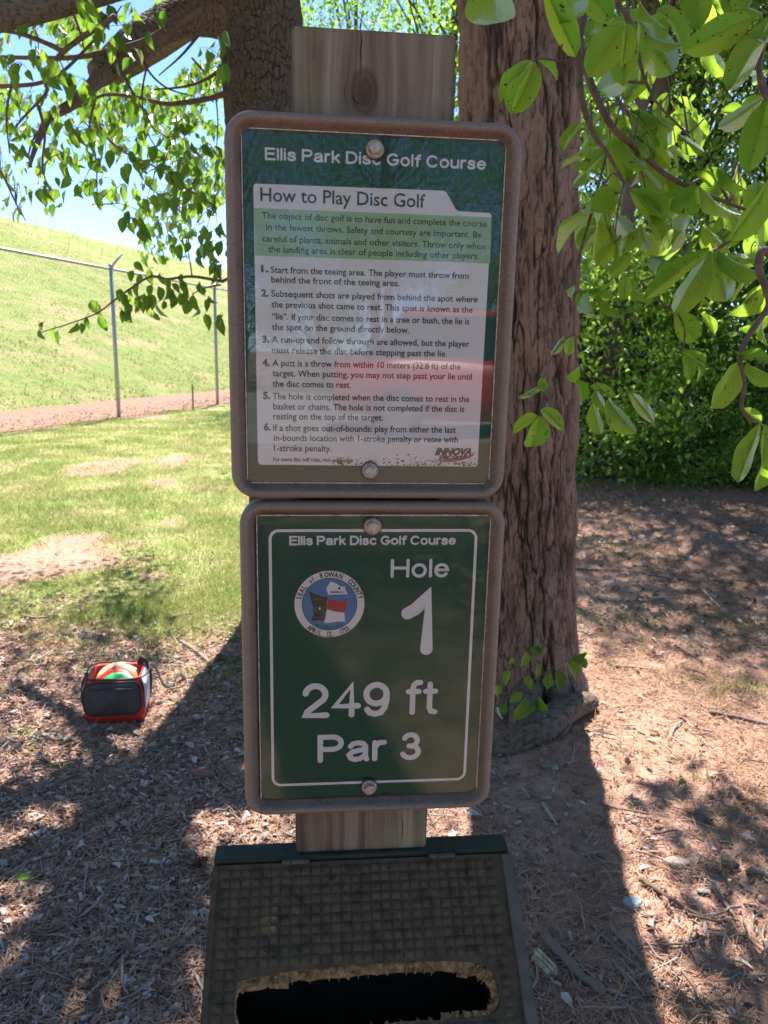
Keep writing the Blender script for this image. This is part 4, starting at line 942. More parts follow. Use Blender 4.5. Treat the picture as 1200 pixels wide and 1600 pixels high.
mx = t.n('ShaderNodeMixShader', i_0=fr.outputs[0], i_1=tr.outputs[0], i_2=gl.outputs[0]); t.l(mx.outputs[0], t.o.inputs[0]); M_acr = t.m
def ink(name, col, rough=.45, var=.12): return plain(name, col, rough, 0, var, 35, .02)
M_white = ink('white_print', (.86, .87, .92), var=.02); M_black = ink('black_print', (.025, .022, .025)); M_paleg = ink('pale_green_print', (.34, .58, .33), var=.05); M_dkink = ink('dark_outline_print', (.008, .018, .016))
M_brown = ink('brown_numeral_print', (.10, .035, .025)); M_red = ink('red_print', (.50, .045, .05)); M_blue = ink('blue_print', (.08, .22, .48)); M_tan = ink('tan_print', (.16, .10, .035)); M_navy = ink('navy_print', (.03, .035, .10))
def green(name, a, b):
    t = NT(name); p = t.objc(); n = t.noise(p, 14, 4); return t.fin(t.mix(t.ramp(n, [(.35, 0.), (.7, 1.)]), a, b), .5, spec=.3)
M_gu = green('green_sheet_upper', (.006, .075, .052), (.010, .095, .065)); M_gl = green('green_sheet_lower', (.006, .078, .044), (.012, .090, .046))
M_grime = plain('rust_grime', (.20, .12, .06), .9, 0, .6, 200, .4)

def rr(x0, x1, z0, z1, r, seg=8):
    out = []
    for cx, cz, a in ((x1 - r, z0 + r, -90), (x1 - r, z1 - r, 0), (x0 + r, z1 - r, 90), (x0 + r, z0 + r, 180)):
        for k in range(seg + 1):
            th = math.radians(a + 90 * k / seg); out.append((cx + r * math.cos(th), cz + r * math.sin(th)))
    return out
def frame(par, x0, x1, z0, z1):
    R = .027
    prof = [(0.0015, -.030, 0), (0, -.026, 0), (0, -.008, .6), (.0012, -.0035, 1), (.004, -.0008, 1), (.0062, 0, 1), (.0078, -.0006, 1), (.0098, -.003, .6), (.0112, -.0055, .1), (.0150, -.0125, 0), (.0178, -.0165, 0), (.0195, -.0175, 0), (.035, -.0178, 0)]
    V = []; rim = []; ns = None
    for ins, off, rm in prof:
        pts = rr(x0 + ins, x1 - ins, z0 + ins, z1 - ins, max(R - ins, .003)); ns = len(pts)
        V += [(a, b, off) for a, b in pts]; rim += [rm] * ns
    i = np.arange(len(prof) - 1)[:, None] * ns; j = np.arange(ns)[None]; k = (j + 1) % ns
    F = np.stack([i + j, i + k, i + ns + k, i + ns + j], -1).reshape(-1, 4)
    me = mesh_np('frame', V, F, M_frame, True, {'rim': np.array(rim)}); link('frame', me, par, sw)
    # solid back of the tray
    bm = bmesh.new(); vs_ = [bm.verts.new((a, b, -.0179)) for a, b in rr(x0 + .03, x1 - .03, z0 + .03, z1 - .03, .004)]; bm.faces.new(vs_)
    vs_ = [bm.verts.new((a, b, -.0298)) for a, b in rr(x0 + .002, x1 - .002, z0 + .002, z1 - .002, .025)]; bm.faces.new(vs_)
    bm_obj('backing', bm, M_frame, par, sw)
SH = -.0150            # printed sheet plane
AC = -.0120            # acrylic front
def poly(name, pts, off, mat, par):
    bm = bmesh.new(); f = bm.faces.new([bm.verts.new((a, b, off)) for a, b in pts]); 
    bmesh.ops.triangulate(bm, faces=[f])
    me_ = bm_obj(name, bm, mat, par, sw); return me_
def pxpoly(pts, off=SH): return [sp(a, b, off) for a, b in pts]
def sheet(par, quad, mat):
    u = [sp(a, b, SH) for a, b in quad]; x0 = (u[0][0] + u[3][0]) / 2; x1 = (u[1][0] + u[2][0]) / 2; z1 = (u[0][1] + u[1][1]) / 2; z0 = (u[2][1] + u[3][1]) / 2
    bm = bmesh.new(); bx(bm, x0, x1, z0, z1, SH - .001, SH); o = bm_obj('printed_sheet', bm, mat, par, sw)
    bm = bmesh.new(); bx(bm, x0 - .0006, x1 + .0006, z0 - .0006, z1 + .0006, AC - .0012, AC); bm_obj('acrylic_cover', bm, M_acr, par, sw)
    # dusty cut edge of the acrylic
    V = []; 
    for ins, off in ((-.0020, AC - .0022), (-.0019, AC + .0004), (-.0007, AC + .0004), (-.0007, AC - .002)):
        V += [(a, b, off) for a, b in ((x0 + ins, z0 + ins), (x1 - ins, z0 + ins), (x1 - ins, z1 - ins), (x0 + ins, z1 - ins))]
    i = np.arange(3)[:, None] * 4; j = np.arange(4)[None]; k = (j + 1) % 4
    link('cover_edge', mesh_np('cover_edge', V, np.stack([i + j, i + k, i + 4 + k, i + 4 + j], -1).reshape(-1, 4), M_edge), par, sw)
    return o, (x0, x1, z0, z1)
def bolt(par, px, py, r=.0092):
    u, z = sp(px, py, AC + .003)
    bm = bmesh.new(); bmesh.ops.create_cone(bm, cap_ends=True, segments=28, radius1=r * 1.13, radius2=r * 1.08, depth=.0016, matrix=Matrix.Translation((u, z, AC + .0008 + .0003)))
    g = bm_obj('washer', bm, M_rub, par, sw)
    bm = bmesh.new(); bmesh.ops.create_cone(bm, cap_ends=True, segments=28, radius1=r, radius2=r * .86, depth=.0014, matrix=Matrix.Translation((u, z, AC + .0026)))
    rot = Matrix.Rotation(rng.random() * 1, 4, 'Z')
    bmesh.ops.create_cone(bm, cap_ends=True, segments=6, radius1=r * .74, radius2=r * .72, depth=.0055, matrix=Matrix.Translation((u, z, AC + .0060)) @ rot)
    bmesh.ops.create_cone(bm, cap_ends=True, segments=16, radius1=r * .60, radius2=r * .50, depth=.0007, matrix=Matrix.Translation((u, z, AC + .0091)))
    bm_obj('bolt', bm, M_steel, par, sw)

# text through the built-in font, turned into meshes
def text_obj(body, u0, z0, width, height, mat, par, name='lettering', off=SH + .0003, bold=.0, shear=0.0, rot=0.0, align=None, ws=1.0):
    cu = bpy.data.curves.new('txt', 'FONT'); cu.body = body; cu.size = 1; cu.offset = bold; cu.shear = shear; cu.resolution_u = 3
    o = bpy.data.objects.new('txt', cu); C.objects.link(o)
    dg = bpy.context.evaluated_depsgraph_get(); me = bpy.data.meshes.new_from_object(o.evaluated_get(dg))
    bpy.data.objects.remove(o); bpy.data.curves.remove(cu)
    n = len(me.vertices); co = np.empty(n * 3, np.float32); me.vertices.foreach_get('co', co); co = co.reshape(-1, 3)
    xa, xb = co[:, 0].min(), co[:, 0].max()
    sx = width / (xb - xa) if width else height * ws; x = (co[:, 0] - xa) * sx; z = co[:, 1] * height
    if align == 'c': x -= (x.min() + x.max()) / 2
    c_, s_ = math.cos(rot), math.sin(rot)
    co = np.stack([u0 + x * c_ - z * s_, z0 + x * s_ + z * c_, np.full(n, off)], 1).astype(np.float32)
    me.vertices.foreach_set('co', co.ravel()); me.materials.clear(); me.materials.append(mat); me.name = name; me.update()
    return link(name, me, par, sw)
def line(body, xl, yl, xr, yr, mat, par, hpx, name='lettering', **kw):
    a = sp(xl, yl, SH); b = sp(xr, yr, SH)
    k = (sp(xl, yl - 10, SH)[1] - a[1]) / 10                     # metres per pixel
    return text_obj(body, a[0], (a[1] + b[1]) / 2, b[0] - a[0], hpx * k / .72, mat, par, name, **kw)
# rounded stroke lettering
def arc(cx, cy_, rx, ry, a0, a1, n=14): return [(cx + rx * math.cos(math.radians(a0 + (a1 - a0) * k / n)), cy_ + ry * math.sin(math.radians(a0 + (a1 - a0) * k / n))) for k in range(n + 1)]
GL = {'H': (.74, [[(0, 0), (0, 1)], [(.74, 0), (.74, 1)], [(0, .52), (.74, .52)]]), 'o': (.58, [arc(.29, .36, .29, .36, 0, 360, 22)]), 'l': (0, [[(0, 0), (0, 1)]]),
      'e': (.56, [[(.02, .39), (.56, .39)] + arc(.28, .36, .28, .36, 6, 322, 20)]), '1': (.36, [[(0, .66), (.13, .73), (.27, .86), (.36, .99), (.36, 0)]]),
      '2': (.60, [arc(.29, .71, .28, .29, 172, -38, 14) + [(.06, .13), (0, 0), (.6, 0)]]), '4': (.66, [[(.48, 0), (.48, 1), (0, .30), (.66, .30)]]),
      '9': (.58, [arc(.29, .68, .29, .32, 0, 360, 20), [(.58, .70), (.58, .48), (.53, .22), (.42, .05), (.26, 0), (.10, .05), (.03, .16)]]),
      '3': (.56, [arc(.27, .745, .24, .255, 155, -80, 12) + [(.22, .515)], [(.22, .515)] + arc(.27, .26, .29, .265, 82, -160, 14)]),
      'f': (.30, [[(.13, 0), (.13, .80), (.17, .93), (.26, 1), (.36, 1)], [(0, .70), (.32, .70)]]), 't': (.32, [[(.13, .94), (.13, .14), (.18, .03), (.30, 0)], [(0, .70), (.30, .70)]]),
      'P': (.64, [[(0, 0), (0, 1), (.38, 1)] + arc(.38, .735, .26, .265, 90, -90, 10) + [(0, .47)]]),
      'a': (.54, [[(.04, .57), (.12, .68), (.27, .72), (.43, .68), (.50, .56), (.50, .12), (.54, 0)], [(.50, .44), (.30, .39), (.10, .33), (0, .20), (.05, .06), (.18, -.01), (.34, .03), (.48, .16)]]),
      'r': (.28, [[(0, 0), (0, .71)], [(0, .45), (.06, .62), (.16, .71), (.29, .71)]]), 'E': (.62, [[(.62, 1), (0, 1), (0, 0), (.64, 0)], [(0, .53), (.58, .53)]]), 'i': (0, [[(0, 0), (0, .71)], [(0, .98), (0, 1.0)]]),
      's': (.48, [[(.46, .55), (.39, .67), (.23, .72), (.07, .66), (.03, .53), (.10, .43), (.26, .37), (.42, .31), (.49, .20), (.43, .05), (.25, -.01), (.07, .04), (0, .17)]]),
      'k': (.48, [[(0, 0), (0, 1)], [(0, .26), (.44, .70)], [(.17, .43), (.48, 0)]]), 'D': (.72, [[(0, 0), (0, 1), (.33, 1)] + arc(.33, .5, .39, .5, 90, -90, 14) + [(0, 0)]]),
      'c': (.52, [arc(.29, .36, .29, .36, 42, 318, 16)]), 'G': (.78, [arc(.40, .5, .40, .5, 48, 338, 20) + [(.78, .46), (.46, .46)]]), 'C': (.76, [arc(.40, .5, .40, .5, 44, 316, 20)]),
      'u': (.52, [[(0, .71), (0, .22), (.06, .06), (.22, -.01), (.40, .05), (.52, .22)], [(.52, .71), (.52, 0)]]), 'O': (.8, [arc(.4, .5, .4, .5, 0, 360, 24)])}
def strokes(body, xl, yl, xr, yr, cap_px, sw_px, mat, par, gap=.24, space=.36, outline=0, lift=.0003):
    a = sp(xl, yl, SH); b = sp(xr, yr, SH); k = (sp(xl, yl - 10, SH)[1] - a[1]) / 10
    r = sw_px * k / 2; H_ = cap_px * k - 2 * r; adv = 0; items = []
    for ch in body:
        if ch == ' ': adv += space; continue
        wd, ps = GL[ch]; items.append((adv, ps)); adv += wd + gap
    adv -= gap; zb = (a[1] + b[1]) / 2 + r; sx = (b[0] - a[0] - 2 * r) / max(adv, .01)
    for rad, m_, lf_ in (((r + outline, M_dkink, lift), (r, mat, lift + .0004)) if outline else ((r, mat, lift),)):
        J = Join()
        for x_, ps in items:
            for st_ in ps:
                pts = np.array([(a[0] + r + (x_ + q[0]) * sx, zb + q[1] * H_) for q in st_])
                V, F, T = cap_tube(pts, rad); V = np.column_stack([V[:, 0], V[:, 1], SH + lf_ + V[:, 2] * (.0002 / rad)])
                J.add(V, F, T, .5)
        me = J.mesh('lettering', m_, False); link('lettering', me, par, sw)
def cap_tube(pts, r, ns=8):
    """flat-lying tube with round ends, height on z"""
    P = np.asarray(pts, float); d = np.diff(P, axis=0); keep = np.r_[True, np.hypot(d[:, 0], d[:, 1]) > 1e-7]; P = P[keep]
    if len(P) == 1: P = np.array([P[0], P[0] + [1e-5, 0]])
    T = np.gradient(P, axis=0)
    seg = np.diff(P, axis=0); seg /= np.linalg.norm(seg, axis=1)[:, None]
    T = np.zeros_like(P); T[0] = seg[0]; T[-1] = seg[-1]
    sc2 = np.ones(len(P))
    for q in range(1, len(P) - 1):
        v = seg[q - 1] + seg[q]; nv = np.linalg.norm(v)
        if nv < .3: v = seg[q - 1]; nv = 1
        T[q] = v / nv; sc2[q] = min(1 / max(T[q] @ seg[q], .4), 1.45)
    rings = []; 
    for ang in (82, 60, 35, 12):
        c_, s_ = math.sin(math.radians(ang)), math.cos(math.radians(ang)); rings.append((P[0] - T[0] * r * c_, T[0], r * s_))
    for q in range(len(P)): rings.append((P[q], T[q], r * sc2[q]))
    for ang in (12, 35, 60, 82):
        c_, s_ = math.sin(math.radians(ang)), math.cos(math.radians(ang)); rings.append((P[-1] + T[-1] * r * c_, T[-1], r * s_))
    th = np.linspace(0, math.pi, ns); V = []
    for c_, tt, rad in rings:
        nrm = np.array([-tt[1], tt[0]]); 
        for h in th: V.append((c_[0] + nrm[0] * rad * math.cos(h), c_[1] + nrm[1] * rad * math.cos(h), r * math.sin(h) * min(1, rad / r)))
    n = len(rings); i = np.arange(n - 1)[:, None] * ns; j = np.arange(ns - 1)[None]
    F = np.stack([i + j, i + j + 1, i + ns + j + 1, i + ns + j], -1).reshape(-1, 4)
    return np.array(V), F, []

# ---- upper sign: rules
rules = empty('rules_sign', SO + SZ * 1.341, 'upper brown framed sign with How to Play Disc Golf rules', 'sign')
u0w = .3018; frame(rules, -u0w / 2, u0w / 2, 1.3410, 1.7305)
shU, ext = sheet(rules, [(379, 203), (785, 222), (764, 755), (389, 750)], M_gu)
def cut(pts, r=.004): return pts
whitep = pxpoly([(396, 290), (399, 287), (692, 298), (697, 300), (712, 327), (716, 330), (765, 333), (768, 337), (746, 726), (743, 729), (407, 726), (403, 722)])
poly('white_field', whitep, SH + .0004, M_white, shU)
a, b, c_, d_ = pxpoly([(396.5, 329), (768, 336), (764.5, 411), (399, 400)]); zt = (a[1] + b[1]) / 2; zb_ = (c_[1] + d_[1]) / 2
poly('green_field', [(a[0], zt), (b[0], zt), (c_[0] + .0006, zb_), (d_[0], zb_)], SH + .0008, M_paleg, shU)
LO = SH + .0011
line('How to Play Disc Golf', 407, 316, 664, 323, M_black, shU, 22, off=LO, bold=.010)
for s_, xl, yl, xr, yr in [
    ('The object of disc golf is to have fun and complete the course', 409, 342, 760, 354), ('in the fewest throws. Safety and courtesy are important. Be', 416, 360, 752, 371),
    ('careful of plants, animals and other visitors. Throw only when', 410, 378, 757, 389), ('the landing area is clear of people including other players.', 419, 394, 748, 405),
    ('Start from the teeing area. The player must throw from', 423, 426, 732, 436), ('behind the front of the teeing area.', 424, 441, 624, 448),
    ('Subsequent shots are played from behind the spot where', 424, 463, 746, 473), ('the previous shot came to rest. This spot is known as the', 424, 481, 738, 488),
    ('\u201clie\u201d. If your disc comes to rest in a tree or bush, the lie is', 425, 500, 733, 506), ('the spot on the ground directly below.', 425, 516, 639, 520),
    ('A run-up and follow through are allowed, but the player', 425, 536, 733, 541), ('must release the disc before stepping past the lie.', 425, 552, 698, 557),
    ('A putt is a throw from within 10 meters (32.8 ft) of the', 426, 572, 719, 577), ('target. When putting, you may not step past your lie until', 426, 588, 737, 593), ('the disc comes to rest.', 426, 604, 548, 606),
    ('The hole is completed when the disc comes to rest in the', 426, 624, 733, 628), ('basket or chains. The hole is not completed if the disc is', 427, 640, 725, 643), ('resting on the top of the target.', 427, 655, 598, 657),
    ('If a shot goes out-of-bounds: play from either the last', 427, 673, 712, 676), ('in-bounds location with 1-stroke penalty or retee with', 428, 689, 715, 691), ('1-stroke penalty.', 428, 705, 518, 705)]:
    line(s_, xl, yl, xr, yr, M_black, shU, 10.3, off=LO, bold=.013)
for s_, x_, y_ in [('1.', 408, 425), ('2.', 408, 463), ('3.', 409.5, 535), ('4.', 410, 571.5), ('5.', 411, 623), ('6.', 412, 672)]:
    line(s_, x_, y_, x_ + 11.5, y_, M_brown, shU, 10.8, off=LO, bold=.05)
line('For more disc golf rules, visit', 427, 720.5, 516, 721, M_black, shU, 6.2, off=LO, bold=.02); line('pdga.com', 519, 721.5, 550, 722, M_black, shU, 6.2, off=LO, bold=.035, shear=.3)
line('INNOVA', 679, 710.5, 736, 710.5, M_black, shU, 10.5, off=LO + .0003, bold=.06, shear=.35, name='logo_lettering')
line('DISC GOLF', 686, 717, 729, 717, M_navy, shU, 5.4, off=LO + .0003, bold=.07, shear=.1, name='logo_lettering')
bm = bmesh.new(); cxp, cyp = 709, 714; L1 = []; L2 = []
for k in range(25):
    th = math.radians(196 + (372 - 196) * k / 24); wv = math.sin(math.pi * k / 24)
    L1.append(sp(cxp + 32 * math.cos(th), cyp - 3 - 10 * math.sin(th) + .10 * (cxp - (cxp + 32 * math.cos(th))), SH)); L2.append(sp(cxp + (32 - 1 - 3.5 * wv) * math.cos(th), cyp - 3 - (10 - 5.2 * wv) * math.sin(th) + .10 * (-(32) * math.cos(th)), SH))
v1 = [bm.verts.new((a, b, LO)) for a, b in L1]; v2 = [bm.verts.new((a, b, LO)) for a, b in L2]
for k in range(24): bm.faces.new((v1[k], v1[k + 1], v2[k + 1], v2[k]))
bm_obj('logo_swoosh', bm, M_red, shU, sw)
strokes('Ellis Park Disc Golf Course', 414, 249, 759, 267, 20, 3.7, M_white, shU, gap=.26, space=.34)
# rust and grit settled along the bottom of the sheet
Jg = Join()
for _ in range(420):
    px_ = rng.choice([rng.normal(560, 28), rng.normal(650, 35), rng.normal(715, 25), rng.uniform(520, 745)]); py_ = 727 - abs(rng.normal(0, 7)); 
    if not (440 < px_ < 746): continue
    u_, z_ = sp(px_, py_, SH); r = .00025 + .0011 * rng.random() ** 3; q = 5; th = np.linspace(0, 6.283, q, endpoint=False) + rng.random()
    V = np.column_stack([u_ + r * np.cos(th) * rng.uniform(.6, 1.6), z_ + r * np.sin(th), np.full(q, LO + .0002 + 1e-5 * rng.random())]); V = np.vstack([V, [u_, z_, LO + .0004]])
    Jg.add(V, (), [[k, (k + 1) % q, q] for k in range(q)])
o = link('grime_specks', Jg.mesh('grime_specks', M_grime, False), shU, sw); o['kind'] = 'stuff'
bolt(rules, 586, 232); bolt(rules, 578.5, 736)

# ---- lower sign: hole 1
hole = empty('tee_sign', SO + SZ * .9518, 'lower dark green sign reading Hole 1, 249 ft, Par 3 in a brown frame', 'sign')
lx = .0057; lw = .2985; frame(hole, lx - lw / 2, lx + lw / 2, .9518, 1.3377)
shL, ext = sheet(hole, [(404, 807), (763, 805), (743, 1237), (409, 1251)], M_gl)
q = [sp(a, b, SH) for a, b in ((419, 827), (747, 826), (727, 1216), (425, 1231))]
X0 = (q[0][0] + q[3][0]) / 2; X1 = (q[1][0] + q[2][0]) / 2; Z1 = (q[0][1] + q[1][1]) / 2; Z0 = (q[2][1] + q[3][1]) / 2
def ring(x0, x1, z0, z1, r, wd, off, mat, name):
    o_ = rr(x0, x1, z0, z1, r, 8); i_ = rr(x0 + wd, x1 - wd, z0 + wd, z1 - wd, r - wd, 8); n_ = len(o_)
    V = [(a, b, off) for a, b in o_] + [(a, b, off) for a, b in i_]; j = np.arange(n_); k = (j + 1) % n_
    link(name, mesh_np(name, V, np.stack([j, k, n_ + k, n_ + j], -1), mat), shL, sw)
ring(X0 - .0006, X1 + .0006, Z0 - .0006, Z1 + .0006, .0120, .0044, SH + .0003, M_dkink, 'border_outline'); ring(X0, X1, Z0, Z1, .0115, .0033, SH + .0006, M_white, 'border_line')
strokes('Ellis Park Disc Golf Course', 452, 852.6, 712, 850.5, 15, 3.1, M_white, shL, gap=.26, space=.34, outline=.0003)
strokes('Hole', 610, 903, 701, 901.5, 29.5, 4.8, M_white, shL, gap=.25, outline=.0006)
strokes('1', 625, 1023.5, 675.5, 1023.5, 103, 18.5, M_white, shL, outline=.0007)
strokes('249', 472, 1122.5, 608, 1119, 54.5, 9.0, M_white, shL, gap=.24, outline=.0007); strokes('ft', 633, 1117, 684, 1115.5, 54, 8.0, M_white, shL, gap=.24, outline=.0007)
strokes('Par', 496, 1192, 603.5, 1188, 43.5, 7.8, M_white, shL, gap=.25, outline=.0006); strokes('3', 625, 1187.5, 657, 1186.5, 43, 7.6, M_white, shL, outline=.0006)
# county seal
sc0 = sp(515, 944, SH); kx = (sp(525, 944, SH)[0] - sc0[0]) / 10; RS = 56.5 * kx
def disc(r, off, mat, name, r_in=0): 
    n_ = 72; th = np.linspace(0, 2 * math.pi, n_, endpoint=False)
    if r_in:
        V = np.concatenate([np.column_stack([sc0[0] + rr_ * np.cos(th), sc0[1] + rr_ * np.sin(th), np.full(n_, off)]) for rr_ in (r, r_in)]); j = np.arange(n_); k = (j + 1) % n_
        return link(name, mesh_np(name, V, np.stack([j, k, n_ + k, n_ + j], -1), mat), shL, sw)
    V = np.vstack([np.column_stack([sc0[0] + r * np.cos(th), sc0[1] + r * np.sin(th), np.full(n_, off)]), [sc0[0], sc0[1], off]]); j = np.arange(n_); k = (j + 1) % n_
    return link(name, mesh_np(name, V, np.stack([j, k, np.full(n_, n_)], -1), mat), shL, sw)
disc(RS, SH + .0003, M_brown, 'seal_rim'); disc(RS * .965, SH + .0005, M_white, 'seal_band'); disc(RS * .765, SH + .0007, M_black, 'seal_inner_line'); disc(RS * .745, SH + .0009, M_blue, 'seal_field')
SO2 = SH + .0012
def circ_text(body, r, a_mid, step, h, mat, inward=False, bold=.03, name='seal_lettering', ws=.72):
    n_ = len(body)
    for q_, ch in enumerate(body):
        if ch == ' ': continue
        a = a_mid + (-1 if not inward else 1) * (q_ - (n_ - 1) / 2) * step; th = math.radians(a)
        text_obj(ch, sc0[0] + r * math.cos(th), sc0[1] + r * math.sin(th), None, h, mat, shL, name, off=SO2, bold=bold, rot=th - math.pi / 2 if not inward else th + math.pi / 2, align='c', ws=ws)
hh = RS * .19
hh = RS * .205
circ_text('SEAL', RS * .795, 155.5, 7.6, hh, M_black); circ_text('of', RS * .80, 125, 6, hh * .9, M_black); circ_text('ROWAN', RS * .795, 87, 9.0, hh, M_black); circ_text('COUNTY', RS * .795, 31.5, 7.2, hh, M_black)
circ_text('APRIL', RS * .94, 241.5, 5.6, hh, M_black, True); circ_text('12,', RS * .94, 271, 4.2, hh, M_black, True); circ_text('1753', RS * .94, 298, 4.8, hh, M_black, True); circ_text('MATTHEW ROWAN', RS * .72, 269, 5.0, hh * .5, M_navy, True)
def sq(pts, off, mat, name='seal_figure'):   # pts in seal zoom pixels (1200x1125 for 160x150 px)
    return poly(name, [sp(440 + a / 7.5, 870 + b / 7.5, SH) for a, b in pts], off, mat, shL)
sq([(325, 400), (400, 435), (470, 460), (535, 470), (525, 560), (530, 610), (505, 690), (490, 750), (420, 740), (345, 750), (375, 680), (372, 600), (345, 500)], SO2, M_black)
sq([(535, 485), (600, 500), (680, 515), (765, 490), (765, 560), (738, 645), (650, 640), (535, 610)], SO2, M_red); sq([(530, 612), (650, 642), (735, 648), (742, 755), (650, 755), (570, 770), (498, 768), (520, 690)], SO2 + .0001, M_white)
sq([(575, 285), (640, 310), (690, 345), (745, 345), (740, 370), (775, 435), (545, 440), (525, 365)], SO2, M_white)
th = np.linspace(0, 2 * math.pi, 14, endpoint=False); sq([(675 + 15 * math.cos(a), 365 + 15 * math.sin(a)) for a in th], SO2 + .0003, M_black)
sq([(447 + (19 if k % 2 == 0 else 8) * math.sin(k * math.pi / 5), 600 - (26 if k % 2 == 0 else 10) * math.cos(k * math.pi / 5)) for k in range(10)], SO2 + .0003, M_white)
def seal_text(s_, x0_, x1_, yb, h, mat, **kw):
    a = sp(440 + x0_ / 7.5, 870 + yb / 7.5, SH); b = sp(440 + x1_ / 7.5, 870 + yb / 7.5, SH); text_obj(s_, a[0], a[1], b[0] - a[0], h / 7.5 * kx / .72, mat, shL, 'seal_lettering', off=SO2 + .0003, **kw)
seal_text('Salisbury', 570, 728, 418, 24, M_black, bold=.04); seal_text('N', 380, 412, 648, 78, M_tan, bold=.03); seal_text('C', 478, 512, 660, 90, M_tan, bold=.02)
sq([(360, 490), (400, 478), (495, 490), (495, 498), (400, 492), (365, 502)], SO2 + .0003, M_tan, 'seal_ribbon'); sq([(380, 690), (440, 705), (495, 690), (490, 705), (440, 715), (385, 703)], SO2 + .0003, M_tan, 'seal_ribbon')
bolt(hole, 582.5, 823, .0098); bolt(hole, 577, 1231, .0092)

# ------------------------------------------------------------------ box with the sloping lid
box = empty('disc_box', SO + SZ * .5, 'dark drop box with sloping cross-hatched lid and ragged oval slot below the signs', 'box')
M_lid = plain('dark_rubber_lid', (.074, .056, .036), .92, 0, .35, 60, .3, .15); M_gw = plain('dark_green_painted_wood', (.016, .024, .018), .75, 0, .4, 40, .4)
M_core = plain('torn_tan_core', (.24, .14, .065), .95, 0, .65, 160, .9, .1); M_moss = plain('mossy_core', (.17, .16, .05), .9, 0, .5, 120, .8)
HO = -.018
tl = sp(335, 1352, HO); tr_ = sp(797, 1334, HO); HW = (tr_[0] - tl[0]); HZ = (tl[1] + tr_[1]) / 2; HX = (tl[0] + tr_[0]) / 2
# slope: the lower corners must keep the same width
def on_lid(px, py, ang):
    n_ = SN * math.sin(ang) + SZ * math.cos(ang)      # lid normal
    o_ = SO + SN * HO + SZ * HZ + SX * HX; d = ray(px, py); t_ = (o_ - CO).dot(n_) / d.dot(n_); P_ = CO + d * t_ - o_
    dn = SN * math.cos(ang) - SZ * math.sin(ang); return P_.dot(SX), P_.dot(dn)
best = min(np.radians(np.arange(15, 75, .5)), key=lambda a_: abs((on_lid(842, 1598, a_)[0] - on_lid(321, 1598, a_)[0]) - HW))
print('lid angle', math.degrees(best), 'width', HW, 'hinge z', HZ)
LA = best; LN = SN * math.sin(LA) + SZ * math.cos(LA); LD = SN * math.cos(LA) - SZ * math.sin(LA); LL = .27
lm = Matrix((SX, -LD, LN)).transposed().to_4x4(); lm.translation = SO + SN * HO + SZ * HZ + SX * HX
def lp(px, py): a, b = on_lid(px, py, LA); return a, -b
hp = [lp(a, b) for a, b in ((366, 1570), (372, 1550), (400, 1543), (470, 1532), (560, 1523), (650, 1518), (720, 1519), (752, 1528), (768, 1545), (770, 1560), (762, 1577), (738, 1585), (690, 1590), (560, 1604), (440, 1616), (385, 1612), (369, 1595))]
def closed(pts, n=6):
    P = [np.array(p, float) for p in pts]; out = []
    for i_ in range(len(P)):
        p0, p1, p2, p3 = P[i_ - 1], P[i_], P[(i_ + 1) % len(P)], P[(i_ + 2) % len(P)]
        for k in range(n):
            t_ = k / n; out.append(.5 * ((2 * p1) + (p2 - p0) * t_ + (2 * p0 - 5 * p1 + 4 * p2 - p3) * t_ * t_ + (3 * p1 - p0 - 3 * p2 + p3) * t_ ** 3))
    return np.array(out)
H_out = closed(hp); hc = H_out.mean(0)
def curve_plate(name, outer, holes, z0, z1, mat, par, mw):
    cu = bpy.data.curves.new(name, 'CURVE'); cu.dimensions = '2D'; cu.fill_mode = 'BOTH'; cu.extrude = (z1 - z0) / 2
    for loop in [outer] + holes:
        s_ = cu.splines.new('POLY'); s_.points.add(len(loop) - 1); s_.use_cyclic_u = True
        for k, p_ in enumerate(loop): s_.points[k].co = (p_[0], p_[1], 0, 1)
    o = bpy.data.objects.new(name, cu); C.objects.link(o); dg = bpy.context.evaluated_depsgraph_get()
    me = bpy.data.meshes.new_from_object(o.evaluated_get(dg)); bpy.data.objects.remove(o); bpy.data.curves.remove(cu)
    for v in me.vertices: v.co.z += (z0 + z1) / 2
    me.materials.clear(); me.materials.append(mat); return link(name, me, par, mw)
# torn zone: where the skin is broken away the tan core shows
def grow(P, top, side, bot):
    out = []
    for p_ in P:
        d = p_ - hc; out.append((p_[0] + side * np.clip(d[0] / .12, -.12, 1) ** 3, p_[1] + (top if d[1] > 0 else bot) * np.clip(abs(d[1]) / .012, 0, 1) * np.sign(d[1])))
    return np.array(out)
rngs = np.random.default_rng(5)
ragged = H_out.copy(); ragged += np.column_stack([rngs.normal(0, .0006, len(ragged)), rngs.normal(0, .0010, len(ragged))]); ragged = np.array([p_ for p_ in ragged])
tear = grow(H_out, .0105, .0085, .0030)
lid_pts = [(-HW / 2, 0), (HW / 2, 0), (HW / 2 + .001, -LL), (-HW / 2 - .001, -LL)]
curve_plate('lid', lid_pts, [tear], -.014, 0, M_lid, box, lm)
curve_plate('torn_core', grow(tear, .001, .001, .001), [ragged], -.012, -.0035, M_core, box, lm)
